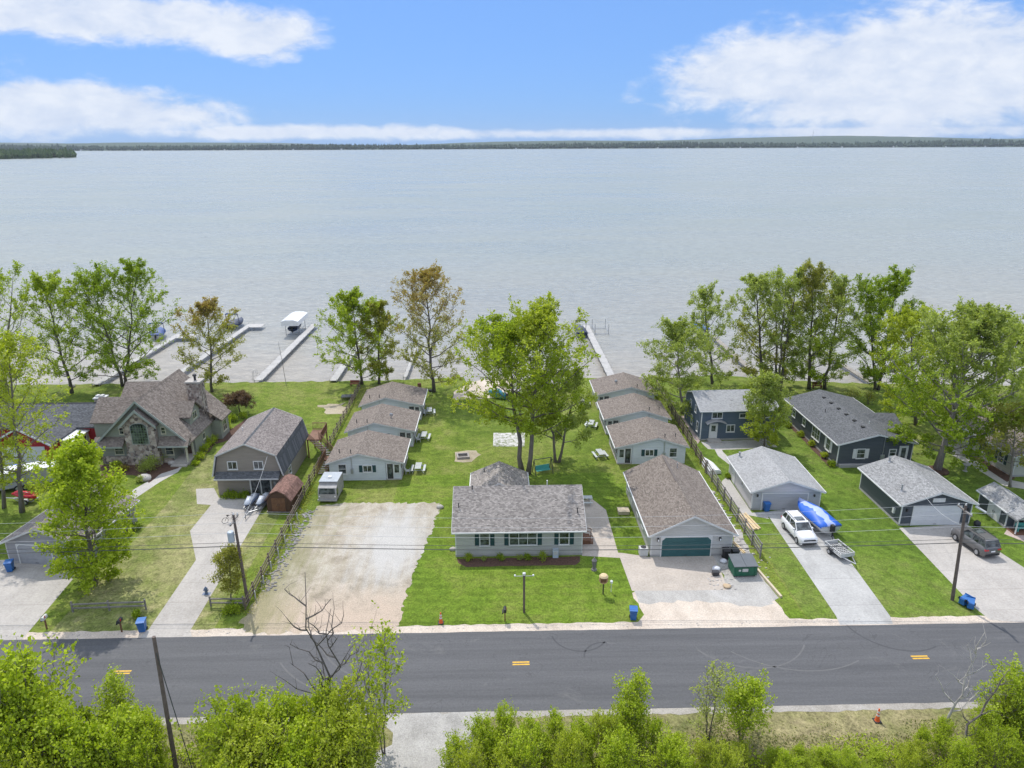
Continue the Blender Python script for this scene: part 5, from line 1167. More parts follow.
# statue, sign, small light, hydrant
x, y = G(594,570); t = thing('garden_statue', 'small dark garden lantern statue on the lawn near the patio corner', 'statue', (x, y, 0), 0)
MB().lathe([(0.28,0),(0.26,0.12),(0.16,0.16),(0.14,0.6),(0.22,0.66),(0.2,1.0),(0.26,1.04),(0.05,1.3),(0.06,1.4)], (0,0,0), 10).build('body', simple('statue_stone', (0.16,0.15,0.15), 0.8), t)
x, y = G(603,594); t = thing('yard_sign', 'round carved wooden sign on a dark post on the front lawn', 'sign', (x, y, 0), 0)
MB().box(-0.05,0.05,-0.05,0.05,0,1.2).build('post', dark, t); MB().tube([(0,-0.08,1.5),(0,0.04,1.5)], 0.42, 16).build('sign_board', simple('sign_tan', (0.45,0.28,0.16), 0.7), t); MB().lathe([(0.42,1.85),(0.3,2.0),(0.05,2.05)], (0,0,0), 12).build('sign_roof', wood_new, t); MB().box(-0.25,0.25,-0.1,-0.082,1.25,1.6).build('dark_panel', wood_brown, t)
x, y = G(611,592); t = thing('garden_light', 'small white garden light beside the round wooden sign', 'lamp', (x, y, 0), 0); MB().tube([(0,0,0),(0,0,0.95)], 0.03).build('stake', white, t); MB().lathe([(0.12,0.95),(0.14,1.15),(0.03,1.25)], (0,0,0), 8).build('lamp_head', lampw, t)
x, y = G(206.5,594); t = thing('fire_hydrant', 'small blue grey hydrant on the edge of the gambrel house driveway', 'hydrant', (x, y, 0), 0)
hm_ = simple('hydrant_blue_grey', (0.10,0.14,0.22), 0.5); MB().lathe([(0.2,0),(0.2,0.05),(0.13,0.08),(0.13,0.5),(0.17,0.54),(0.12,0.66),(0.04,0.72),(0.04,0.78)], (0,0,0), 12).build('barrel', hm_, t)
MB().tube([(-0.22,0,0.42),(0.22,0,0.42)], 0.07, 8).build('outlet', hm_, t); MB().box(-0.35,0.35,-0.2,0.2,0,0.03).build('base', hm_, t)
# bicycle on the gambrel drive
x, y = G(236, 522); t = thing('bicycle', 'bicycle standing on the driveway in front of the double trailer', 'bicycle', (x-0.6, y, 0), R_(35))
for q in (-0.5, 0.52):
    mb = MB(); mb.tube([(q+0.33*math.cos(k*math.pi/8), 0, 0.34+0.33*math.sin(k*math.pi/8)) for k in range(17)], 0.025, 5, False); mb.build('wheel', black, t)
MB().tube([(-0.5,0,0.34),(-0.2,0,0.8),(0.35,0,0.85),(0.52,0,0.34)], 0.025).tube([(-0.2,0,0.8),(0,0,0.3),(0.35,0,0.85)], 0.022).build('frame', dark, t); MB().tube([(0.3,-0.25,1.0),(0.35,0,1.02),(0.3,0.25,1.0)], 0.02).build('handlebar', dark, t); MB().box(-0.32,-0.08,-0.06,0.06,0.86,0.92).build('saddle', black, t)
# picnic tables
def picnic(label, x, y, rz, m, first=[None]):
    if first[0] is None:
        t = thing('picnic_table', label, 'picnic table', (x, y, 0), rz, 'picnic tables on the grass')
        mb = MB()
        for k in range(5): mb.box(-0.9,0.9,-0.37+k*0.15,-0.24+k*0.15,0.72,0.76)
        mb.build('tabletop', m, t)
        for s in (-1,1): MB().box(-0.9,0.9,s*0.75-0.14,s*0.75+0.14,0.42,0.46).build('bench', m, t)
        for s in (-0.65,0.65):
            MB().tube([(s,-0.3,0.72),(s,-0.72,0)], 0.045, 4).tube([(s,0.3,0.72),(s,0.72,0)], 0.045, 4).box(s-0.02,s+0.02,-0.85,0.85,0.36,0.42).build('leg_frame', m, t)
        first[0] = t; return t
    return copy_thing(first[0], (x, y, 0), rz, label)
ptm = simple('picnic_table_grey', (0.42,0.44,0.43), 0.7)
picnic('grey white picnic table nearest the gravel lot, beside the left row', *G(418.5,471), R_(90), ptm); picnic('picnic table level with the middle cottage of the left row', *G(424,439), R_(88), ptm); picnic('picnic table farthest from the road beside the left row cottages', *G(429.5,414), R_(96), ptm)
picnic('picnic table nearest the road in front of the right row cottages', *G(600,457), R_(100), ptm); picnic('picnic table level with the middle cottage of the right row', *G(591,427), R_(75), ptm); picnic('picnic table nearest the lake beside the right row cottages', *G(584.5,405), R_(85), ptm)
picnic('picnic table on the patio behind the right end of the ranch house', *G(584,503), R_(0), ptm)
# slab court, fire pit, swing
def court():
    m, nt, b = nodes('peeling_white_court'); o = objc(nt)
    c = ramp(nt, noise(nt, o, 1.5, 6, 0.8, 1.0), [(0.44, (0.17,0.19,0.10)), (0.53, (0.52,0.50,0.48))]); L(nt, c, b.inputs['Base Color']); b.inputs['Roughness'].default_value = 0.9; return m
x, y = G(493,446.5); sl = sheet('paved_court', [(493,446.5),(524.5,446.5),(525,433),(493.5,433)], 0.03, court())
x, y = G(463,457); t = thing('fire_pit', 'low square fire pit of dark blocks in the middle of the lawn', 'fire pit', (x, y, 0), R_(8))
for (a, b_, c, d) in ((-0.8,0.8,-0.7,-0.5),(-0.8,0.8,0.5,0.7),(-0.8,-0.6,-0.5,0.5),(0.6,0.8,-0.5,0.5)): MB().box(a,b_,c,d,0,0.3).build('block_wall', simple('pit_block', (0.30,0.27,0.25), 0.9), t)
MB().box(-0.6,0.6,-0.5,0.5,0.0,0.1).build('ash_bed', simple('ash', (0.06,0.055,0.05), 0.95), t)
x, y = G(543,473); t = thing('garden_swing', 'turquoise garden swing seat between dark posts behind the ranch house', 'swing', (x, y, 0), R_(18))
MB().box(-0.9,0.9,-0.25,0.25,0.42,0.48).build('seat', turq, t); MB().box(-0.9,0.9,0.22,0.28,0.5,1.0).build('backrest', turq, t)
for q in (-1.15,1.1): MB().tube([(q,-0.6,0),(q,0.1,1.9)], 0.05).tube([(q,0.7,0),(q,0.1,1.9)], 0.05).build('side_frame', dark, t)
MB().tube([(-1.15,0.1,1.9),(1.1,0.1,1.9)], 0.05).build('top_bar', dark, t)
x, y = G(506,400); t = boat('kayak', 'teal blue kayak lying near the beach behind the big middle tree', x, y, 0.0, R_(60), 3.2, 0.75, turq, simple('kayak_teal', (0.02,0.2,0.32)))
def bench(label, x, y, rz, m):
    t = thing('bench', label, 'bench', (x, y, 0), rz); MB().box(-0.8,0.8,-0.22,0.22,0.4,0.46).build('seat', m, t); MB().box(-0.8,0.8,0.22,0.28,0.5,0.95).build('backrest', m, t)
    for q in (-0.7,0.62): MB().box(q,q+0.08,-0.2,0.28,0,0.4).build('leg', m, t)
redwood = simple('red_brown_paint', (0.20,0.05,0.035), 0.7)
bench('red brown bench at the shoreline left of the lakeside maples', *G(355,386), 0, redwood); bench('red brown bench at the shore between two tall trunks at the right', *G(817,388), 0, redwood)
x, y = G(348,399); t = thing('lawn_table', 'low dark table on the grass by the left fence near the shore', 'table', (x, y, 0), R_(5)); MB().box(-1.0,1.0,-0.7,0.7,0.5,0.56).build('tabletop', dark, t)
for a in (-0.85,0.85):
    for b_ in (-0.55,0.55): MB().box(a-0.04,a+0.04,b_-0.04,b_+0.04,0,0.5).build('leg', dark, t)
x, y = G(419.5,388); tag(MB().lathe([(0.28,0),(0.32,0.3),(0.32,0.6),(0.28,0.85)], (x,y,0), 12).build('barrel', simple('rust_brown', (0.19,0.09,0.05), 0.8)), 'rusty brown barrel on the grass near the lake', 'barrel')
x, y = G(430.5,395); t = thing('kettle_grill', 'black kettle grill at the foot of the tall bronze topped tree', 'grill', (x, y, 0), 0); MB().ico((0,0,0.75), 0.3, 2, 0).build('bowl', black, t, True)
for k in range(3): MB().tube([(0.15*math.cos(2.1*k),0.15*math.sin(2.1*k),0.6),(0.32*math.cos(2.1*k),0.32*math.sin(2.1*k),0)], 0.02, 4).build('leg', steel, t)
# lawn chairs beside the cottages
def chair(label, x, y, rz, m):
    t = thing('lawn_chair', label, 'chair', (x, y, 0), rz); MB().box(-0.28,0.28,-0.28,0.25,0.34,0.38).build('seat', m, t); MB().prism([(0.22,0.36),(0.27,0.36),(0.45,0.95),(0.4,0.95)], -0.28, 0.28, 'x').build('backrest', m, t)
    for a in (-0.28,0.24):
        MB().box(a,a+0.05,-0.28,-0.22,0,0.55).build('leg', m, t); MB().box(a,a+0.05,0.2,0.26,0,0.55).build('leg', m, t)
chair('pale lawn chair by the porch of the left row cottage nearest the road', -11.2, 79.6, R_(95), offwhite); chair('pale lawn chair by the porch of the left row middle cottage', -10.9, 89.4, R_(95), offwhite); chair('pale lawn chair by the porch of the left row cottage nearest the lake', -10.8, 100.0, R_(95), offwhite)
# white upturned boat by fence, right
t = thing('upturned_boat', 'white rowing boat lying upside down on the grass by the right fence', 'boat', (26.4, 78.2, 0), R_(4))
secs = []
for i in range(9):
    f = i/8; w = 0.85*(1-0.15*f)*(1 if f < 0.6 else max(0.08, 1-((f-0.6)/0.4)**2)); yy = f*3.8
    secs.append([(-w,yy,0.02),(-w*0.92,yy,0.4),(-w*0.5,yy,0.55),(w*0.5,yy,0.55),(w*0.92,yy,0.4),(w,yy,0.02)])
MB().loft(secs).build('hull', hull_w, t, False, 0.03); MB().box(-0.03,0.03,0.1,3.3,0.55,0.62).build('keel', offwhite, t)
# bird bath by beige house
x, y = G(965,471); t = thing('bird_bath', 'stone bird bath on the grass left of the beige house', 'bird bath', (x, y, 0), 0); MB().lathe([(0.3,0),(0.12,0.1),(0.12,0.7),(0.4,0.8),(0.42,0.9),(0.1,0.85)], (0,0,0), 12).build('basin', MATS['foundation_block'] if 'foundation_block' in MATS else conc, t)
bag('dark equipment cover beside the charcoal garage door', 50.3, 65.0, black, 0.4, 'covered_grill', 'grill', (0.9,0.8,1.0))
# ---------------- fences
def post_rail(name, label, p0, p1, hgt, rails, m, step=2.4, pm=None, rw=0.05, rh=0.14, lean=0.02, picket=False):
    a = Vector((*p0, 0)); b = Vector((*p1, 0)); d = b-a; Ln = d.length; n = max(1, round(Ln/step)); ang = math.atan2(d.y, d.x)
    t = thing(name, label, 'fence', (a.x, a.y, 0), ang)
    for k in range(n+1):
        x = Ln*k/n; q = random.uniform(-lean, lean)*2
        MB().prism([(-0.06,0),(0.06,0),(0.06+q,hgt+0.1),(-0.06+q,hgt+0.1)], x-0.06, x+0.06, 'x').build('post', pm or m, t)
    for k in range(n):
        mb = MB()
        for z in rails:
            j = [random.uniform(-lean, lean) for _ in range(4)]
            x0 = Ln*k/n; x1 = Ln*(k+1)/n
            mb.add([(x0,-0.065-rw,z-rh/2+j[0]),(x1,-0.065-rw,z-rh/2+j[1]),(x1,-0.062,z-rh/2+j[1]),(x0,-0.062,z-rh/2+j[0]),(x0,-0.065-rw,z+rh/2+j[0]),(x1,-0.065-rw,z+rh/2+j[1]),(x1,-0.062,z+rh/2+j[1]),(x0,-0.062,z+rh/2+j[0])], [(0,3,2,1),(4,5,6,7),(0,1,5,4),(1,2,6,5),(2,3,7,6),(3,0,4,7)])
        mb.build('rail', m, t)
        if picket:
            mb = MB(); x = x0
            while x < x1: mb.box(x, x+0.11, -0.02, 0.02, 0.05, hgt+random.uniform(-0.05,0.05)); x += 0.145 if random.random() > 0.05 else 0.3
            mb.build('picket', m, t)
    return t
fbm = simple('dark_fence_wood', (0.15,0.115,0.09), 0.85, var=0.35, scale=3)
post_rail('rail_fence', 'long dark rail fence along the left property line from the road to the cottages', (-22.2,52.8), (-22.5,76.5), 1.15, (0.35,0.75,1.1), fbm, 2.4)
post_rail('board_fence', 'dark rail fence behind the left row of cottages', (-22.5,76.8), (-22.9,112), 1.25, (0.35,0.75,1.15), fbm, 2.4)
for i in range(7): 
    o = MB().box(-0.04,0.04,-0.04,0.04,0,0.95).build('marker_post', offwhite); o.location = (-21.75, 54.2+i*2.35, 0); tag(o, 'short white stake along the inner side of the left rail fence', 'stake', 'white stakes along the left fence')
post_rail('weathered_fence', 'weathered grey slatted fence along the right property line beside the large garage', (25.35,59.6), (25.4,78.5), 1.6, (0.3,0.7,1.1,1.5), wood_grey, 2.4, rh=0.17, lean=0.05)
post_rail('weathered_fence', 'weathered dark fence behind the right row of cottages', (25.4,78.8), (26.2,111), 1.5, (0.35,0.8,1.25), fbm, 2.4, rh=0.2, lean=0.04)
post_rail('split_rail_fence', 'short two rail fence with pale rails at the left verge beside the blue bin', (-37.1,52.9), (-30.9,53.1), 0.95, (0.45,0.85), wood_grey, 3.1, rw=0.08, rh=0.12)
post_rail('split_rail_fence', 'short two rail fence at the base of the left utility pole', (-25.4,53.4), (-22.5,53.3), 0.95, (0.45,0.85), wood_grey, 2.9, rw=0.08, rh=0.12)
o = MB().box(0,0.2,0,6.5,0,0.22).build('railway_sleeper', MATS['pale_wood']); o.location = (24.9,53.2,0); o.rotation_euler=(0,0,R_(8)); tag(o, 'long timber edging beam right of the dumpster', 'timber')
# boulders
for i, (u, v, s, lab) in enumerate(((145,480,0.7,'grey boulder in the mulch bed below the stone gable'),(72,387,0.5,'pale stone at the foot of the leaning shoreline tree'),(440,508,0.35,'small pale rock at the corner of the gravel lot'),(453,550,0.3,'white rock at the left corner of the ranch house'),(172,464,0.45,'pale rock by the stone house walkway'))):
    x, y = G(u, v); o = MB().ico((0,0,0), s, 2, 0.12, (1.2,0.9,0.7)).build('boulder', MATS['pale_rubble'], None, True); o.location = (x, y, s*0.4); tag(o, lab, 'rock')
# ================================================================== TREES AND PLANTS
def leafmat(name, cols, trans=0.55):
    m = bpy.data.materials.new(name); m.use_nodes = True; nt = m.node_tree; nt.nodes.clear()
    out = N(nt, 'ShaderNodeOutputMaterial'); g = N(nt, 'ShaderNodeNewGeometry'); o = N(nt, 'ShaderNodeTexCoord').outputs['Object']
    t = math_(nt, 'ADD', math_(nt, 'MULTIPLY', g.outputs['Random Per Island'], 0.55), math_(nt, 'MULTIPLY', noise(nt, o, 0.45, 4, 0.7), 0.6))
    c = ramp(nt, t, [(0.25+0.5*i/(len(cols)-1), q) for i, q in enumerate(cols)])
    d = N(nt, 'ShaderNodeBsdfPrincipled', inp={'Roughness': 0.55}); d.inputs['Specular IOR Level'].default_value = 0.3; L(nt, c, d.inputs['Base Color'])
    tr = N(nt, 'ShaderNodeBsdfTranslucent'); L(nt, mix(nt, 1.0, c, (1.1,1.15,0.55), 'MULTIPLY'), tr.inputs[0])
    mx = N(nt, 'ShaderNodeMixShader', inp={0: trans}); L(nt, d.outputs[0], mx.inputs[1]); L(nt, tr.outputs[0], mx.inputs[2]); L(nt, mx.outputs[0], out.inputs[0]); MATS[name] = m; return m
lm_green = leafmat('maple_leaves', [(0.20,0.26,0.014), (0.31,0.39,0.022), (0.43,0.52,0.05)])
lm_deep = leafmat('deep_green_leaves', [(0.15,0.21,0.012), (0.24,0.33,0.018), (0.35,0.45,0.04)])
lm_yel = leafmat('spring_yellow_green_leaves', [(0.26,0.31,0.016), (0.38,0.44,0.03), (0.50,0.55,0.08)])
lm_olive = leafmat('olive_budding_leaves', [(0.21,0.21,0.035), (0.31,0.31,0.055), (0.42,0.42,0.10)])
lm_bronze = leafmat('bronze_budding_leaves', [(0.28,0.18,0.06), (0.38,0.26,0.085), (0.42,0.36,0.10)])
lm_silver = leafmat('grey_green_leaves', [(0.22,0.27,0.045), (0.33,0.39,0.085), (0.44,0.50,0.15)])
lm_plum = leafmat('plum_leaves', [(0.099,0.055,0.039), (0.143,0.088,0.061), (0.187,0.121,0.088)])
lm_bright = leafmat('bright_thicket_leaves', [(0.23,0.30,0.012), (0.36,0.46,0.02), (0.50,0.58,0.06)], 0.5)
lm_pale = leafmat('pale_new_leaves', [(0.270,0.324,0.068), (0.392,0.446,0.108), (0.513,0.540,0.176)])
def barkm(n, c): 
    m, nt, b = nodes(n); o = objc(nt); L(nt, ramp(nt, noise(nt, mapping(nt, o, (3,3,0.5)), 2.0, 5, 0.7), [(0.3, tuple(x*0.6 for x in c)), (0.7, tuple(x*1.35 for x in c))]), b.inputs['Base Color']); b.inputs['Roughness'].default_value = 0.95; return m
bark = barkm('grey_bark', (0.17,0.145,0.125)); bark_d = barkm('dark_bark', (0.11,0.095,0.085)); bark_p = barkm('pale_bark', (0.24,0.21,0.19)); bark_w = barkm('bleached_bark', (0.40,0.37,0.33))

def leaves_mesh(name, P_, size, rng, m, parent, up=0.5):
    n = len(P_)
    nr = rng.normal(size=(n,3)); nr[:,2] = nr[:,2]+up; nr /= np.linalg.norm(nr, axis=1)[:,None]
    a = np.cross(nr, rng.normal(size=(n,3))); a /= np.linalg.norm(a, axis=1)[:,None]; b = np.cross(nr, a)
    s = (size*rng.uniform(0.6, 1.25, n))[:,None]
    V = np.stack([P_-a*s*0.55, P_+b*s*0.36-a*s*0.05, P_+a*s*0.55, P_-b*s*0.36-a*s*0.05], 1).reshape(-1,3)
    me = bpy.data.meshes.new(name); me.vertices.add(4*n); me.vertices.foreach_set('co', V.astype(np.float32).ravel())
    me.loops.add(4*n); me.loops.foreach_set('vertex_index', np.arange(4*n, dtype=np.int32)); me.polygons.add(n); me.polygons.foreach_set('loop_start', np.arange(0, 4*n, 4, dtype=np.int32)); me.polygons.foreach_set('loop_total', np.full(n, 4, dtype=np.int32))
    me.update(calc_edges=True); me.materials.append(m); o = bpy.data.objects.new(name, me); COL.objects.link(o); o.parent = parent; return o
def curve(a, b, bend, n, rng, wob=0.03):
    a = np.array(a, float); b = np.array(b, float); c = (a+b)/2+bend; L_ = np.linalg.norm(b-a); pts = []
    for i in range(n+1):
        t = i/n; p = (1-t)**2*a+2*t*(1-t)*c+t*t*b
        if 0 < i < n: p = p+rng.normal(size=3)*L_*wob
        pts.append(p)
    return pts
def tree(name, label, x, y, Ht, rx, cb, m, bk=bark, seed=1, stems=1, lean=(0,0), n1=22, n2=10, nl=40, ls=0.23, r0=None, wide=0.40, spread=0.17, cat='tree', group=None, m2=None, up=0.75, ry=None, droop=0.0, low=0.55, ang=(0.30,1.15), sh_=(0.80,0.92)):
    n1 = int(n1*1.6); rng = np.random.default_rng(seed); t = thing(name, label, cat, (x, y, 0), 0, group)
    r0 = r0 or Ht*0.011+0.04; wood = MB(); L_ = []; ry = ry or rx
    def env(z):
        f = (z-cb)/(Ht-cb)
        if f <= 0: return low
        if f >= 1: return 0.06
        return low+(1-low)*math.sin(math.pi/2*f/wide) if f < wide else max(0.12, math.sqrt(max(0.0, 1-((f-wide)/(1-wide))**2.2)))
    for s in range(stems):
        a0 = 2*math.pi*s/max(1,stems)+rng.uniform(-0.5,0.5); off = 0 if stems == 1 else rx*0.34
        hs = Ht*(0.95 if s == 0 else rng.uniform(*sh_))
        top = np.array([lean[0]+off*math.cos(a0), lean[1]+off*math.sin(a0), hs])
        tk = np.array(curve((math.cos(a0)*r0*(stems > 1), math.sin(a0)*r0*(stems > 1), -0.1), top, np.array([0, 0, Ht*0.01]), 9, rng, 0.006))
        rr = [r0*(1.3 if k == 0 else 1)*(1-k/9)**0.85*(0.8 if stems > 1 else 1)+0.015 for k in range(10)]
        wood.tube(tk, rr, 7)
        k1 = max(5, n1//stems); fl = min(0.8, cb/Ht*0.8)
        for i in range(k1):
            f0 = fl+(0.95-fl)*((i+rng.uniform(0,1))/k1); q = f0*9; j = min(8, int(q)); st = tk[j]*(1-(q-j))+tk[j+1]*(q-j)
            az = i*2.4+rng.uniform(-0.4,0.4)+s*1.3; g = (f0-fl)/(0.95-fl)
            te = math.tan(ang[0]+(ang[1]-ang[0])*g**0.8+rng.uniform(-0.15,0.15)); rr_ = rx*0.6; k_ = rng.uniform(0.72,1.08)
            for _ in range(4): rr_ = 0.5*rr_+0.5*rx*env(min(Ht, st[2]+rr_*te))*k_*(1 if stems == 1 else 0.82)
            tip = np.array([st[0]+math.cos(az)*rr_, st[1]+math.sin(az)*rr_*ry/rx, min(Ht*1.01, st[2]+rr_*te)-droop*rr_])
            Ln = np.linalg.norm(tip-st)
            lb = np.array(curve(st, tip, np.array([0,0,-0.06*Ln+droop*rr_*0.6]), 5, rng, 0.02))
            rb = max(0.02, min(r0*(1-f0)**0.8*0.5, 0.012*Ln+0.02)); wood.tube(lb, [rb*(1-k/6.3) for k in range(6)], 4, False)
            out = (lb[-1]-lb[2])/max(0.1,np.linalg.norm(lb[-1]-lb[2]))
            for k in range(n2):
                gq = 0.22+0.78*(k+rng.uniform(0,1))/n2; q = gq*5; j = min(4, int(q)); sp = lb[j]*(1-(q-j))+lb[j+1]*(q-j)
                dv = rng.normal(size=3); dv[2] = dv[2]*0.6+0.35-droop; dv /= np.linalg.norm(dv); dv = dv*0.8+out*0.75; dv /= np.linalg.norm(dv)
                tl = (Ln*0.26+0.35)*rng.uniform(0.6,1.25)*(1.15-0.45*gq); e2 = sp+dv*tl
                wood.tube([sp, (sp+e2)/2+rng.normal(size=3)*tl*0.05, e2], [max(0.012, rb*0.4), 0.011, 0.006], 3, False)
                for w_ in range(3):
                    h0 = rng.uniform(0.2,0.9); p0 = sp+dv*tl*h0; d2 = rng.normal(size=3)*0.75+dv; d2[2] += 0.15; d2 /= np.linalg.norm(d2); c_ = int(nl/3*rng.uniform(0.4,1.6))+1
                    tt = rng.uniform(0,1,c_)[:,None]; L_.append(p0+d2*tt*(tl*0.6+0.15)+rng.normal(size=(c_,3))*spread*(1.1-0.5*tt))
    wood.build('trunk', bk, t, True, fixn=False)
    P_ = np.concatenate(L_)
    if m2 is None: leaves_mesh('crown', P_, ls, rng, m, t, up)
    else:
        f = (P_[:,2]-cb)/(Ht-cb)+rng.normal(size=len(P_))*0.12+0.5*(P_[:,0]/rx)*(m2[1])
        leaves_mesh('crown', P_[f < m2[2]], ls, rng, m, t, up); leaves_mesh('crown', P_[f >= m2[2]], ls, rng, m2[0], t, up)
    return t
def tpx(label, bu, bv, topu, topv, wpx, crownv, m, **kw):
    x, y = G(bu, bv); Ht, xt = ZX(topu, topv, y); cb, _ = ZX(bu, crownv, y)
    Ht *= 0.965
    sc = F/(y*math.cos(P)+H*math.sin(P)-Ht*0.5*math.sin(P)); rx = wpx/2/sc*1.2
    lean = (xt-x, 0) if 'lean' not in kw else kw.pop('lean')
    nm = kw.pop('name', 'broadleaf_tree')
    return tree(nm, label, x, y, Ht, rx, cb, m, lean=lean, **kw)
# lakeside, left to right
tpx('tall green tree at the left edge of the shore, its crown cut by the frame', 2, 398, -2, 262, 80, 385, lm_green, seed=11, stems=2, n1=16)
tpx('slender leaning tree with pale green feathery crown on the left shore', 72, 393, 40, 272, 74, 382, lm_green, seed=12, n1=15, nl=78, bk=bark_d)
tpx('large rich green tree by the shore behind the stone gable house', 124, 386, 110, 260, 100, 382, lm_deep, seed=13, stems=2, n1=30, nl=91, bk=bark_d)
tpx('olive budding tree with see through crown between the stone house and the dark boat', 212, 392, 206, 298, 58, 380, lm_olive, seed=14, n1=17, nl=56, bk=bark_d, m2=(lm_bronze, -0.3, 0.75))
tpx('bright green maple left of the pair at the head of the left fence', 362, 384, 350, 290, 66, 378, lm_green, seed=15, n1=17, nl=105, bk=bark_d)
tpx('olive tree right behind the bright maple at the head of the left fence', 379, 384, 378, 298, 40, 376, lm_olive, seed=16, n1=12, nl=78, bk=bark_d)
tpx('tall tree with bronze top and olive lower crown by the lake left of centre', 434, 392, 424, 264, 72, 380, lm_olive, seed=17, n1=22, nl=61, bk=bark_d, m2=(lm_bronze, 0, 0.55))
tpx('big spreading yellow green tree behind the ranch house, left trunk of the two', 522, 472, 505, 316, 112, 420, lm_yel, seed=18, n1=20, nl=81, m2=(lm_green, 0.4, 0.5), bk=bark, ls=0.24, r0=0.3)
tpx('big spreading green tree behind the ranch house, right trunk of the two', 528, 474, 543, 302, 116, 425, lm_green, seed=19, n1=22, nl=81, m2=(lm_yel, -0.3, 0.62), bk=bark, ls=0.24, r0=0.3)
tpx('shorter forked tree with pale green crown right of the big middle tree', 557, 462, 563, 366, 74, 440, lm_silver, seed=20, stems=2, n1=14, nl=75, bk=bark, r0=0.22, ls=0.22)
tpx('rounded drooping green tree at the lake end of the right fence', 682, 413, 676, 318, 72, 408, lm_silver, seed=21, n1=20, nl=85, bk=bark_p, droop=0.25)
tpx('slim tall tree with thin crown just right of the rounded drooping tree', 713, 386, 704, 282, 50, 382, lm_silver, seed=22, n1=14, nl=65, bk=bark_d)
tpx('tall pale olive tree, leftmost of the dense shoreline group', 762, 388, 757, 268, 62, 384, lm_olive, seed=23, n1=18, nl=78, bk=bark_d, m2=(lm_silver, 0, 0.6))
tpx('green tree with several thin trunks in the dense shoreline group', 778, 390, 786, 262, 60, 386, lm_silver, seed=24, stems=3, n1=18, nl=81, bk=bark)
tpx('tallest olive green tree in the dense shoreline group, left of the red brown bench', 809, 389, 815, 262, 60, 382, lm_green, seed=25, n1=20, nl=81, bk=bark_d, m2=(lm_olive, 0, 0.6))
tpx('leaning tree right of the red brown bench on the shore', 825, 389, 843, 276, 56, 378, lm_silver, seed=26, n1=15, nl=65, bk=bark_d)
tpx('dense dark green tree standing at the shore right of the leaning tree', 877, 390, 888, 268, 66, 386, lm_deep, seed=27, stems=2, n1=26, nl=105, bk=bark_d)
tpx('yellow green tree behind the large grey green tree at the right', 916, 425, 912, 306, 80, 420, lm_yel, seed=28, n1=18, nl=91, bk=bark)
tpx('large spreading grey green tree on a leaning pale trunk beside the charcoal garage', 937, 470, 954, 312, 132, 452, lm_deep, seed=29, n1=34, nl=110, bk=bark_p, m2=(lm_silver, 0.5, 0.55), r0=0.42, lean=(3.2,2.5), ls=0.25, cat='tree')
tpx('green tree at the right edge of the shore', 1012, 398, 1018, 326, 62, 385, lm_green, seed=30, n1=16, nl=105, bk=bark_d)
tpx('thin small tree with pale leaves beside the open garden shed', 1010, 487, 1018, 405, 64, 462, lm_olive, seed=31, n1=12, nl=46, bk=bark_p, r0=0.14)
tpx('young pale green tree in front of the blue house', 764, 448, 767, 373, 36, 442, lm_yel, seed=32, n1=20, nl=67, bk=bark, r0=0.11, ls=0.2, m2=(lm_silver, 0, 0.4))
# front left
tpx('slender yellow green tree with bare grey trunk beside the red jet ski', 22, 512, 6, 325, 92, 490, lm_yel, seed=33, n1=18, nl=36, bk=bark, r0=0.24, ls=0.23, stems=1)
tpx('second slender tree at the far left edge with thin yellow green leaves', 4, 508, -10, 350, 60, 470, lm_yel, seed=34, n1=12, nl=34, bk=bark, r0=0.18, ls=0.22)
tpx('dense bright green tree on the lawn hiding the grey garage', 94, 585, 76, 440, 72, 582, lm_bright, seed=35, n1=34, nl=43, bk=bark, r0=0.22, ls=0.25)
tpx('young small tree beside the left utility pole', 231, 600, 229, 548, 25, 586, lm_olive, seed=36, n1=12, nl=33, bk=bark, r0=0.05, ls=0.15, name='young_tree')
x, y = G(240, 414); Ht, _ = ZX(240, 396, y)
tree('ornamental_tree', 'small umbrella shaped plum coloured tree on the lawn behind the gambrel house', x, y, Ht, 2.3, Ht*0.7, lm_plum, bark_d, seed=37, n1=16, n2=8, nl=45, ls=0.17, r0=0.09, wide=0.15, low=0.9, spread=0.12, ang=(0.12,0.35))
# ------------------------------------------------ bare trees at the bottom
def bare(label, x, y, Ht, rx, bk, seed, lean=(0,0), stems=1, n1=9):
    rng = np.random.default_rng(seed); t = thing('bare_tree', label, 'tree', (x, y, 0), 0); w = MB(); br = MB(); r0 = 0.11
    for s in range(stems):
        top = np.array([lean[0]+s*1.3, lean[1], Ht*(1-0.18*s)]); tk = curve((s*0.3,0,-0.1), top, np.array([0.2*(-1)**s,0,0]), 8, rng, 0.02); w.tube(tk, [r0*(1-k/9.5) for k in range(9)], 6); tk = np.array(tk)
        for i in range(n1):
            f = 0.3+0.62*i/n1; q = f*8; j = int(q); st = tk[j]*(1-(q-j))+tk[j+1]*(q-j); az = i*2.4+s; L_ = rx*(1.15-f)*rng.uniform(0.8,1.4)
            tip = st+np.array([math.cos(az)*L_, math.sin(az)*L_*0.6, L_*rng.uniform(0.6,1.2)]); lb = curve(st, tip, np.array([math.cos(az)*0.2,0,-0.15]), 4, rng, 0.04); br.tube(lb, [0.05*(1-k/5)+0.008 for k in range(5)], 4, False); lb = np.array(lb)
            for k in range(5):
                sp = lb[1+k % 4]; d = rng.normal(size=3); d[2] = abs(d[2])+0.4; d /= np.linalg.norm(d); br.tube(curve(sp, sp+d*rng.uniform(0.4,1.1), d*0, 2, rng, 0.06), [0.018,0.012,0.007], 3, False)
    w.build('trunk', bk, t, True, fixn=False); br.build('branches', bk, t, fixn=False); return t
Ht, x = ZX(305, 572, 36.5); bare('leafless dark tree rising from the thicket in front of the gravel lot', x+0.4, 36.5, Ht, 3.4, bark_d, 5, (-0.4,0), 2, 10)
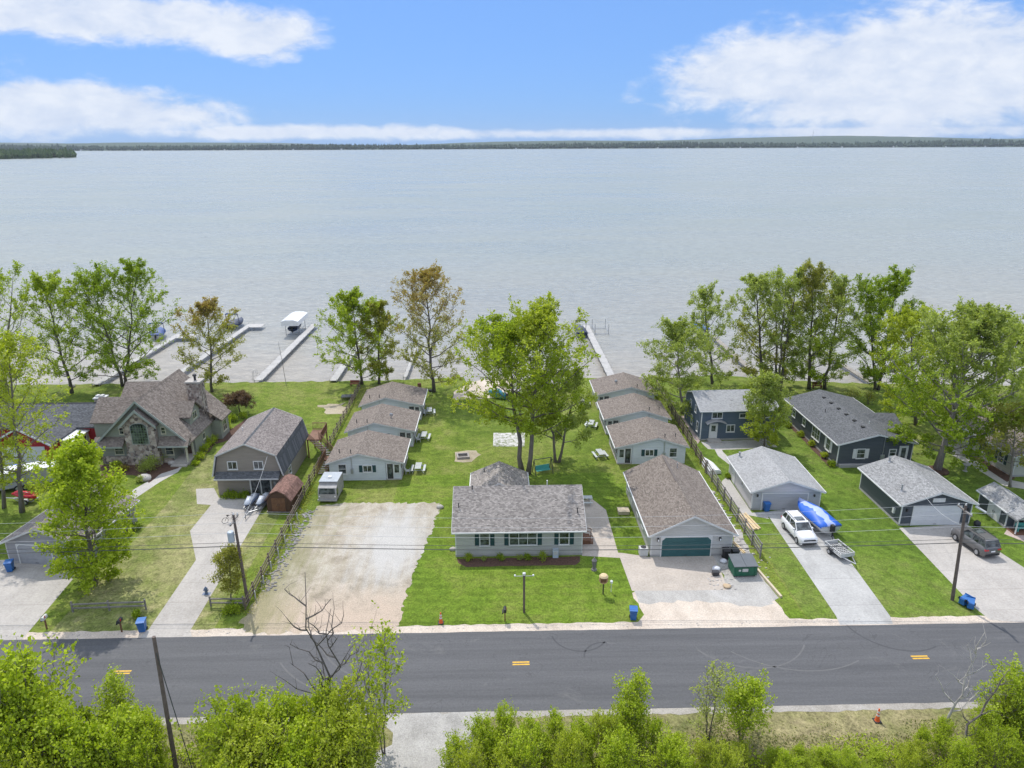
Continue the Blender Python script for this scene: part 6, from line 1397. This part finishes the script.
Ht, x = ZX(985, 632, 36.5); bare('bleached leafless tree near the bottom right corner', x-1.2, 36.5, Ht, 1.6, bark_w, 6, (1.2,0), 1, 9)
Ht, x = ZX(1010, 668, 35.5); bare('thin dark leafless stem at the bottom right corner', x-2.6, 35.5, Ht, 0.8, bark, 8, (2.6,0), 1, 6)
# ------------------------------------------------ foreground thicket: prototypes and copies
def shrub(label, x, y, Ht, rx, m, seed, name='sapling', group=None, nl=18, ls=0.14, stems=5, n1=22, cb=0.08, cat='shrub', spread=0.12, n2=7):
    return tree(name, label, x, y, Ht, rx, Ht*cb, m, bark, seed=seed, stems=stems, n1=n1, n2=n2, nl=nl, ls=ls, r0=0.05, wide=0.35, spread=spread, cat=cat, group=group, up=0.8, ang=(0.75,1.42), sh_=(0.55,0.95), low=0.6)
GRP = 'bright green saplings of the thicket along the bottom edge'; GL = 'bright green leafy sapling in the dense thicket along the bottom edge'
protos = []
for i in range(5):
    protos.append(shrub(GL, 0, 0, 5.0, 2.1+0.25*i, (lm_bright, lm_bright, lm_yel, lm_bright, lm_green)[i], 50+i, group=GRP, nl=19, ls=0.165, n1=24))
spots = []
def S(u, vtop, Y, k, w=1.0): 
    Ht, x = ZX(u, vtop, Y); spots.append((x, Y, Ht, k, w))
for u, v, Y in ((-30,676,35),(0,668,34.5),(28,702,36),(45,716,33),(75,720,35.2),(105,712,36.6),(110,722,33.5),(140,715,35),(212,722,36.0),(225,712,33.8),(250,712,36.2),(278,700,35.2),(300,704,36.6),(325,692,35.8),(345,706,34.2),(365,724,36.0),(20,715,32.5),(75,735,32.3),(130,745,32.6),(250,738,32.3),(300,735,32.6),(340,738,32.4),(-8,690,33),(150,752,35.0)):
    S(u, v, Y, random.randrange(5), 1.0)
for u, v, Y in ((455,742,34.6),(480,722,35.4),(505,712,36.2),(530,724,35.4),(555,716,36.2),(580,724,35.4),(605,718,36.2),(632,705,36.6),(655,722,35.8),(678,738,35.6),(705,745,35.2),(742,745,35.4),(775,750,35.0),(800,747,35.4),(826,750,35.0),(850,752,35.2),(878,752,35.0),(905,748,35.4),(925,730,35.8),(946,722,36.4),(990,712,36.2),(1012,700,36.6),(1035,690,36.4),(470,752,33),(520,742,33.2),(570,740,33.4),(620,738,33.2),(670,745,33.4),(730,752,33.6),(790,756,33.4),(850,760,33.2),(910,756,33.4),(965,745,33.2),(1010,735,33.5)):
    S(u, v, Y, random.randrange(5), 1.0)
extra = []
for x, y, h_, k, w in spots:
    extra.append((x+random.uniform(-1.1,1.1), y-random.uniform(0.3,1.4), h_*random.uniform(0.72,0.92), random.randrange(5), w))
spots += extra
used = set()
for x, y, h_, k, w in spots:
    sc = max(0.25, h_/5.0); sx = max(0.36, sc*0.72)*w*random.uniform(0.8,1.15)
    if k not in used:
        used.add(k); r = protos[k]; r.location = (x, y, 0); r.rotation_euler = (0,0,random.uniform(0,6)); r.scale = (sx, sx, sc)
    else: copy_thing(protos[k], (x, y, 0), random.uniform(0,6.28), GL, (sx, sx, sc))
def S2(label, u, vtop, Y, rx, m, seed, **kw):
    Ht, x = ZX(u, vtop, Y); shrub(label, x, Y, Ht, rx, m, seed, **kw)
S2('tall narrow bright green sapling standing above the thicket left of the bare pole', 108, 676, 36.4, 1.3, lm_bright, 71, nl=20)
S2('tall airy sapling with sparse bright leaves right of the leafless dark tree', 374, 632, 37.0, 1.9, lm_bright, 72, ls=0.2, nl=12, stems=2, n1=14, cb=0.3)
S2('pointed bright sapling standing over the thicket below the road centre', 636, 678, 37.4, 1.1, lm_bright, 73, nl=19)
S2('thin sapling with pale new leaves, left of the dense pair at the lower right', 716, 668, 37.6, 1.2, lm_pale, 74, nl=12, stems=2, n1=12, ls=0.14)
S2('dense bright green sapling of the pair at the lower right', 748, 684, 37.5, 1.9, lm_bright, 75, nl=26, cb=0.2)
S2('tall bright sapling in the bottom right corner', 1016, 668, 36.8, 1.8, lm_bright, 76, nl=19)
# roadside grass clumps, south side and along edges
def tufts(name, label, gen, n, m, size, hmax, seed=3):
    rng = np.random.default_rng(seed); P_ = []
    for i in range(n):
        x, y = gen(rng); P_.append((x, y, rng.uniform(0.02, hmax)))
    o = leaves_mesh(name, np.array(P_), size, rng, m, None, 0.2); return kind(o, 'stuff', label, 'grass')
scr = leafmat('scrub_grass_blades', [(0.10,0.15,0.03), (0.20,0.22,0.06), (0.34,0.30,0.15)], 0.25)
def gs(rng):
    while True:
        x = rng.uniform(-46, 46); y = 31+8.0*rng.uniform(0,1)**0.8
        if -9.5 < x < -0.5+ (39-y)*0.1 : continue
        if y > 37.8 and (math.sin(x*0.9)+math.sin(x*0.37+2)+rng.normal()*0.8) < 0.3: continue
        return x, y
tufts('roadside_grass', 'rough green and straw coloured grass on the near side of the road', gs, 36000, scr, 0.13, 0.28)
def ge(rng):
    k = rng.integers(0, 3)
    if k == 0: return -21.9+rng.normal()*0.35, rng.uniform(52, 76)
    if k == 1: return -22.4+rng.normal()*0.4, rng.uniform(52, 112)
    return 25.5+rng.normal()*0.3, rng.uniform(55, 112)
def gu(rng):
    while True:
        x = rng.uniform(-46, 46); y = rng.uniform(30.5, 37.4)
        if -9.0 < x < -0.8: continue
        lim = 37.4 if x < -9 else 36.3+0.7*math.sin(x*0.6)
        if y > lim+rng.normal()*0.3: continue
        if rng.random() > 0.55+0.45*math.sin(x*1.3+y*2.1): continue
        return x, y
tufts('thicket_undergrowth', 'low bright green undergrowth filling the thicket between the saplings', gu, 60000, lm_bright, 0.16, 1.0, 5)
tufts('fence_line_weeds', 'weeds and long grass growing along both fence lines', ge, 5000, lm_olive, 0.12, 0.25, 4)
# ------------------------------------------------ bushes
def bush(label, u, v, r, m, seed, h=None, name='bush', ls=0.14, n=900, group=None):
    rng = np.random.default_rng(seed); x, y = G(u, v); t = thing(name, label, 'bush', (x, y, 0), 0, group); h = h or r*1.1; w = MB()
    P_ = []
    for k in range(14):
        az = rng.uniform(0, 6.28); e = rng.uniform(0.2, 1.3); tip = np.array([math.cos(az)*math.cos(e)*r*0.8, math.sin(az)*math.cos(e)*r*0.8, h*(0.25+0.7*math.sin(e))])
        w.tube(curve((0,0,0), tip, np.zeros(3), 2, rng, 0.05), [0.03,0.02,0.01], 4, False); c = n//14
        P_.append(tip*rng.uniform(0.6,1.05,c)[:,None]+rng.normal(size=(c,3))*r*0.2)
    P_ = np.concatenate(P_); P_[:,2] = np.abs(P_[:,2])+0.03
    w.build('stems', bark, t, fixn=False); leaves_mesh('foliage', P_, ls, rng, m, t, 0.6); return t
bush('wide pale green fountain shrub in front of the fieldstone bay', 151, 470, 1.5, lm_silver, 81, 1.7, n=2200); bush('rounded green shrub at the left of the stone gable bed', 117, 468, 0.75, lm_green, 82); bush('yellow orange low shrub in the stone house bed', 124, 471, 0.65, leafmat('golden_leaves', [(0.25,0.18,0.03),(0.32,0.25,0.04),(0.36,0.32,0.08)]), 83); bush('grey green shrub below the stone house porch', 166, 461, 0.9, lm_silver, 84, 1.3); bush('low green mound beside the grey boulder in the stone house bed', 141, 482, 0.6, lm_silver, 85)
for i, (u, v, r) in enumerate(((200,460,0.8),(206,452,0.9),(211,444,1.0),(217,438,0.8),(228,428,0.9),(233,421,0.8),(243,418,0.7),(196,465,0.5))):
    bush(('lowest','second','third','fourth','fifth','sixth','uppermost','small front')[i]+' lime green bush along the right side of the stone gable house', u, v, r, lm_bright, 90+i, group='bushes between the stone gable house and the gambrel house')
for i, (u, v, m_) in enumerate(((788,427,lm_green),(800,436,lm_yel),(812,446,lm_yel),(824,458,lm_yel),(831,466,lm_deep))):
    bush(('farthest','second farthest','middle','second nearest','nearest dark green')[i]+' small bush in the bed along the charcoal house', u, v, 0.6, m_, 100+i, group='bushes along the charcoal house')
for i, (u, r, m_, lab) in enumerate(((468,0.55,lm_green,'green plant at the left end of the ranch house bed'),(500,0.5,lm_deep,'dark green plant under the left part of the ranch house'),(520,0.4,lm_silver,'small plant in the middle of the ranch house bed'),(527,0.5,lm_deep,'dark plant right of the middle in the ranch house bed'),(543,0.7,lm_green,'spreading green plant at the right of the ranch house bed'),(484,0.3,lm_silver,'tiny plant between the leftmost two in the ranch house bed'))):
    bush(lab, u, 560, r, m_, 110+i, r*1.1, n=500, ls=0.11, name='garden_plant')
bush('low hedge like shrub under the wall of the gambrel house', 231, 497, 1.0, lm_deep, 120, 0.5, n=1200); bush('second low shrub under the gambrel house wall near the glass door', 243, 497, 0.9, lm_deep, 121, 0.5, n=1000); bush('dark round shrub at the right corner of the grey garage', 135, 530, 0.7, lm_deep, 122, 0.9)
bush('bright shrub between the red house sunroom and the stone house', 100, 458, 1.0, lm_yel, 123); bush('small green bush at the back corner of the white garage path', 728, 478, 0.45, lm_deep, 124); bush('wispy shrub at the shoreline behind the charcoal house', 852, 400, 1.3, lm_olive, 125, 2.2); bush('dark shrub behind the right wing of the charcoal house', 868, 404, 1.4, lm_olive, 126, 2.0)
bush('dense undergrowth bush at the foot of the shoreline group, left', 748, 396, 1.8, lm_green, 127, 1.6, n=2500); bush('dense undergrowth bush at the foot of the rounded drooping tree', 700, 402, 1.8, lm_green, 128, 1.5, n=2500); bush('low green bush at the foot of the split rail fence beside the blue bin', 137, 618, 0.5, lm_deep, 129, 0.6); bush('low hedge under the short rail fence by the utility pole', 232, 612, 0.8, lm_green, 130, 0.6)
# tree ring
x, y = G(937,471); o = MB().lathe([(1.3,0),(1.3,0.16),(1.1,0.18),(0.1,0.18)], (x,y,0.0), 18).build('tree_ring', mulch); tag(o, 'round mulch ring at the foot of the leaning pale trunk', 'mulch ring')

# ================================================================== HAZE, SKY, SUN, CAMERA
def haze():
    m = bpy.data.materials.new('haze_air'); m.use_nodes = True; nt = m.node_tree; nt.nodes.clear()
    out = N(nt, 'ShaderNodeOutputMaterial'); v = N(nt, 'ShaderNodeVolumePrincipled'); v.inputs['Color'].default_value = (0.80,0.88,1.0,1); v.inputs['Density'].default_value = HAZE; v.inputs['Anisotropy'].default_value = 0.2
    L(nt, v.outputs[0], out.inputs['Volume']); return m
HAZE = 3.2e-5
if HAZE:
    o = MB().box(-9500,9500,-450,11500,-6.5,230).build('haze', haze()); kind(o, 'stuff', 'thin blue air between the camera and the far shore', 'haze')
w = bpy.data.worlds.new('World'); SC.world = w; w.use_nodes = True; nt = w.node_tree; nt.nodes.clear()
out = N(nt, 'ShaderNodeOutputWorld'); bg = N(nt, 'ShaderNodeBackground'); L(nt, bg.outputs[0], out.inputs[0])
SUN_EL, SUN_AZ = 58.0, -26.0     # azimuth from +Y toward +X
sky = N(nt, 'ShaderNodeTexSky', sky_type='NISHITA'); sky.sun_disc = False; sky.sun_elevation = R_(SUN_EL); sky.sun_rotation = R_(SUN_AZ); sky.altitude = 200; sky.air_density = 1.0; sky.dust_density = 0.6; sky.ozone_density = 2.2
SKYS = 0.10
d = N(nt, 'ShaderNodeTexCoord').outputs['Generated']; s = sep(nt, d)
az = math_(nt, 'ARCTAN2', s[0], s[1]); el = math_(nt, 'ARCSINE', s[2])
def az_el(u, v):
    a = (u-512)/F; b = -(v-384)/F; dx, dy, dz = a, math.cos(P)+b*math.sin(P), -math.sin(P)+b*math.cos(P); n = math.sqrt(dx*dx+dy*dy+dz*dz); return math.atan2(dx, dy)-YW*1.0, math.asin(dz/n)
cmb = N(nt, 'ShaderNodeCombineXYZ'); L(nt, az, cmb.inputs[0]); L(nt, math_(nt, 'MULTIPLY', el, 2.0), cmb.inputs[1])
n1 = noise(nt, cmb.outputs[0], 7.0, 8, 0.58, 0.4); n2 = noise(nt, cmb.outputs[0], 26.0, 7, 0.65, 0.3)
den = None
CL = [(40,8,250,30,1.0),(255,30,75,30,0.75),(60,108,175,30,1.0),(900,75,300,68,1.15),(760,80,130,40,0.9),(330,132,160,7,0.55),(560,134,180,6,0.6),(850,133,240,7,0.6),(1100,60,200,60,1.0),(-200,60,200,60,0.9)]
for (u, v, ru, rv, amp) in CL:
    a0, e0 = az_el(u, v); a1, _ = az_el(u+ru, v); _, e1 = az_el(u, v-rv)
    dx = math_(nt, 'DIVIDE', math_(nt, 'SUBTRACT', az, a0), abs(a1-a0)); dy = math_(nt, 'DIVIDE', math_(nt, 'SUBTRACT', el, e0), abs(e1-e0))
    r = math_(nt, 'SQRT', math_(nt, 'ADD', math_(nt, 'MULTIPLY', dx, dx), math_(nt, 'MULTIPLY', dy, dy)))
    k = math_(nt, 'MULTIPLY', math_(nt, 'SUBTRACT', 1.0, r), amp*1.5)
    k = math_(nt, 'MAXIMUM', k, -2.5); den = k if den is None else math_(nt, 'MAXIMUM', den, k)
# unseen cloud cover added above the picture to raise the fill light
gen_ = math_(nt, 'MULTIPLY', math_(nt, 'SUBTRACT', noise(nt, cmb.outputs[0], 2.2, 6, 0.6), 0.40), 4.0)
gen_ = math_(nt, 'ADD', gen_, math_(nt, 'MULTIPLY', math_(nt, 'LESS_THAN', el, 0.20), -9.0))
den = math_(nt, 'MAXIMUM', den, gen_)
den = math_(nt, 'ADD', den, math_(nt, 'MULTIPLY', math_(nt, 'SUBTRACT', n1, 0.5), 2.3)); den = math_(nt, 'ADD', den, math_(nt, 'MULTIPLY', math_(nt, 'SUBTRACT', n2, 0.5), 1.1))
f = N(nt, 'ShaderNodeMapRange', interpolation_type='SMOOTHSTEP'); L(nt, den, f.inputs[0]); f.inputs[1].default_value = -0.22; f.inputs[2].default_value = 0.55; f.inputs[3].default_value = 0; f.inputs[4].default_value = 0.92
shade = ramp(nt, math_(nt, 'ADD', math_(nt, 'MULTIPLY', n2, 0.6), math_(nt, 'MULTIPLY', n1, 0.4)), [(0.36, (0.40,0.455,0.56)), (0.60, (0.55,0.575,0.62))])
skc = N(nt, 'ShaderNodeVectorMath', operation='SCALE'); L(nt, sky.outputs[0], skc.inputs[0]); skc.inputs['Scale'].default_value = SKYS
tint = mix(nt, 1.0, skc.outputs[0], SKYTINT if 'SKYTINT' in globals() else (0.27,0.44,0.84), 'MULTIPLY')
hz = N(nt, 'ShaderNodeMapRange'); L(nt, el, hz.inputs[0]); hz.inputs[1].default_value = 0.0; hz.inputs[2].default_value = 0.16; hz.inputs[3].default_value = 0.0; hz.inputs[4].default_value = 1.0
tint = mix(nt, 0.62, tint, (0.165,0.32,0.60))
fill_boost = N(nt, 'ShaderNodeMapRange'); L(nt, el, fill_boost.inputs[0]); fill_boost.inputs[1].default_value = 0.22; fill_boost.inputs[2].default_value = 0.6; fill_boost.inputs[3].default_value = 1.0; fill_boost.inputs[4].default_value = 1.75  # high clouds out of view brightened further to strengthen the fill
sv = N(nt, 'ShaderNodeVectorMath', operation='SCALE'); L(nt, shade, sv.inputs[0]); L(nt, fill_boost.outputs[0], sv.inputs['Scale'])
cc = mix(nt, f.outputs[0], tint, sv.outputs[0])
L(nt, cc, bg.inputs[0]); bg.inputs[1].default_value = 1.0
sl_ = bpy.data.lights.new('sun', 'SUN'); sl_.energy = 2.3; sl_.angle = R_(0.6); sl_.color = (1.0,0.955,0.89); so = bpy.data.objects.new('sun', sl_); COL.objects.link(so)
dirv = Vector((math.sin(R_(SUN_AZ))*math.cos(R_(SUN_EL)), math.cos(R_(SUN_AZ))*math.cos(R_(SUN_EL)), math.sin(R_(SUN_EL))))
so.rotation_euler = dirv.to_track_quat('Z', 'Y').to_euler()
cam = bpy.data.cameras.new('camera'); co = bpy.data.objects.new('camera', cam); COL.objects.link(co); SC.camera = co
cam.sensor_width = 36; cam.lens = 36*F/1024; cam.clip_start = 0.5; cam.clip_end = 40000
co.location = (0,0,H)
co.rotation_mode = 'XYZ'
M = Matrix.Rotation(YW, 4, 'Z') @ Matrix.Rotation(math.pi/2-P, 4, 'X') @ Matrix.Rotation(RL, 4, 'Z')
co.rotation_euler = M.to_euler()
SC.view_settings.view_transform = 'Standard'; SC.view_settings.look = 'None'; SC.view_settings.exposure = 0.68; SC.view_settings.gamma = 1.0
SC.render.engine = 'CYCLES'
SC.cycles.volume_bounces = 0
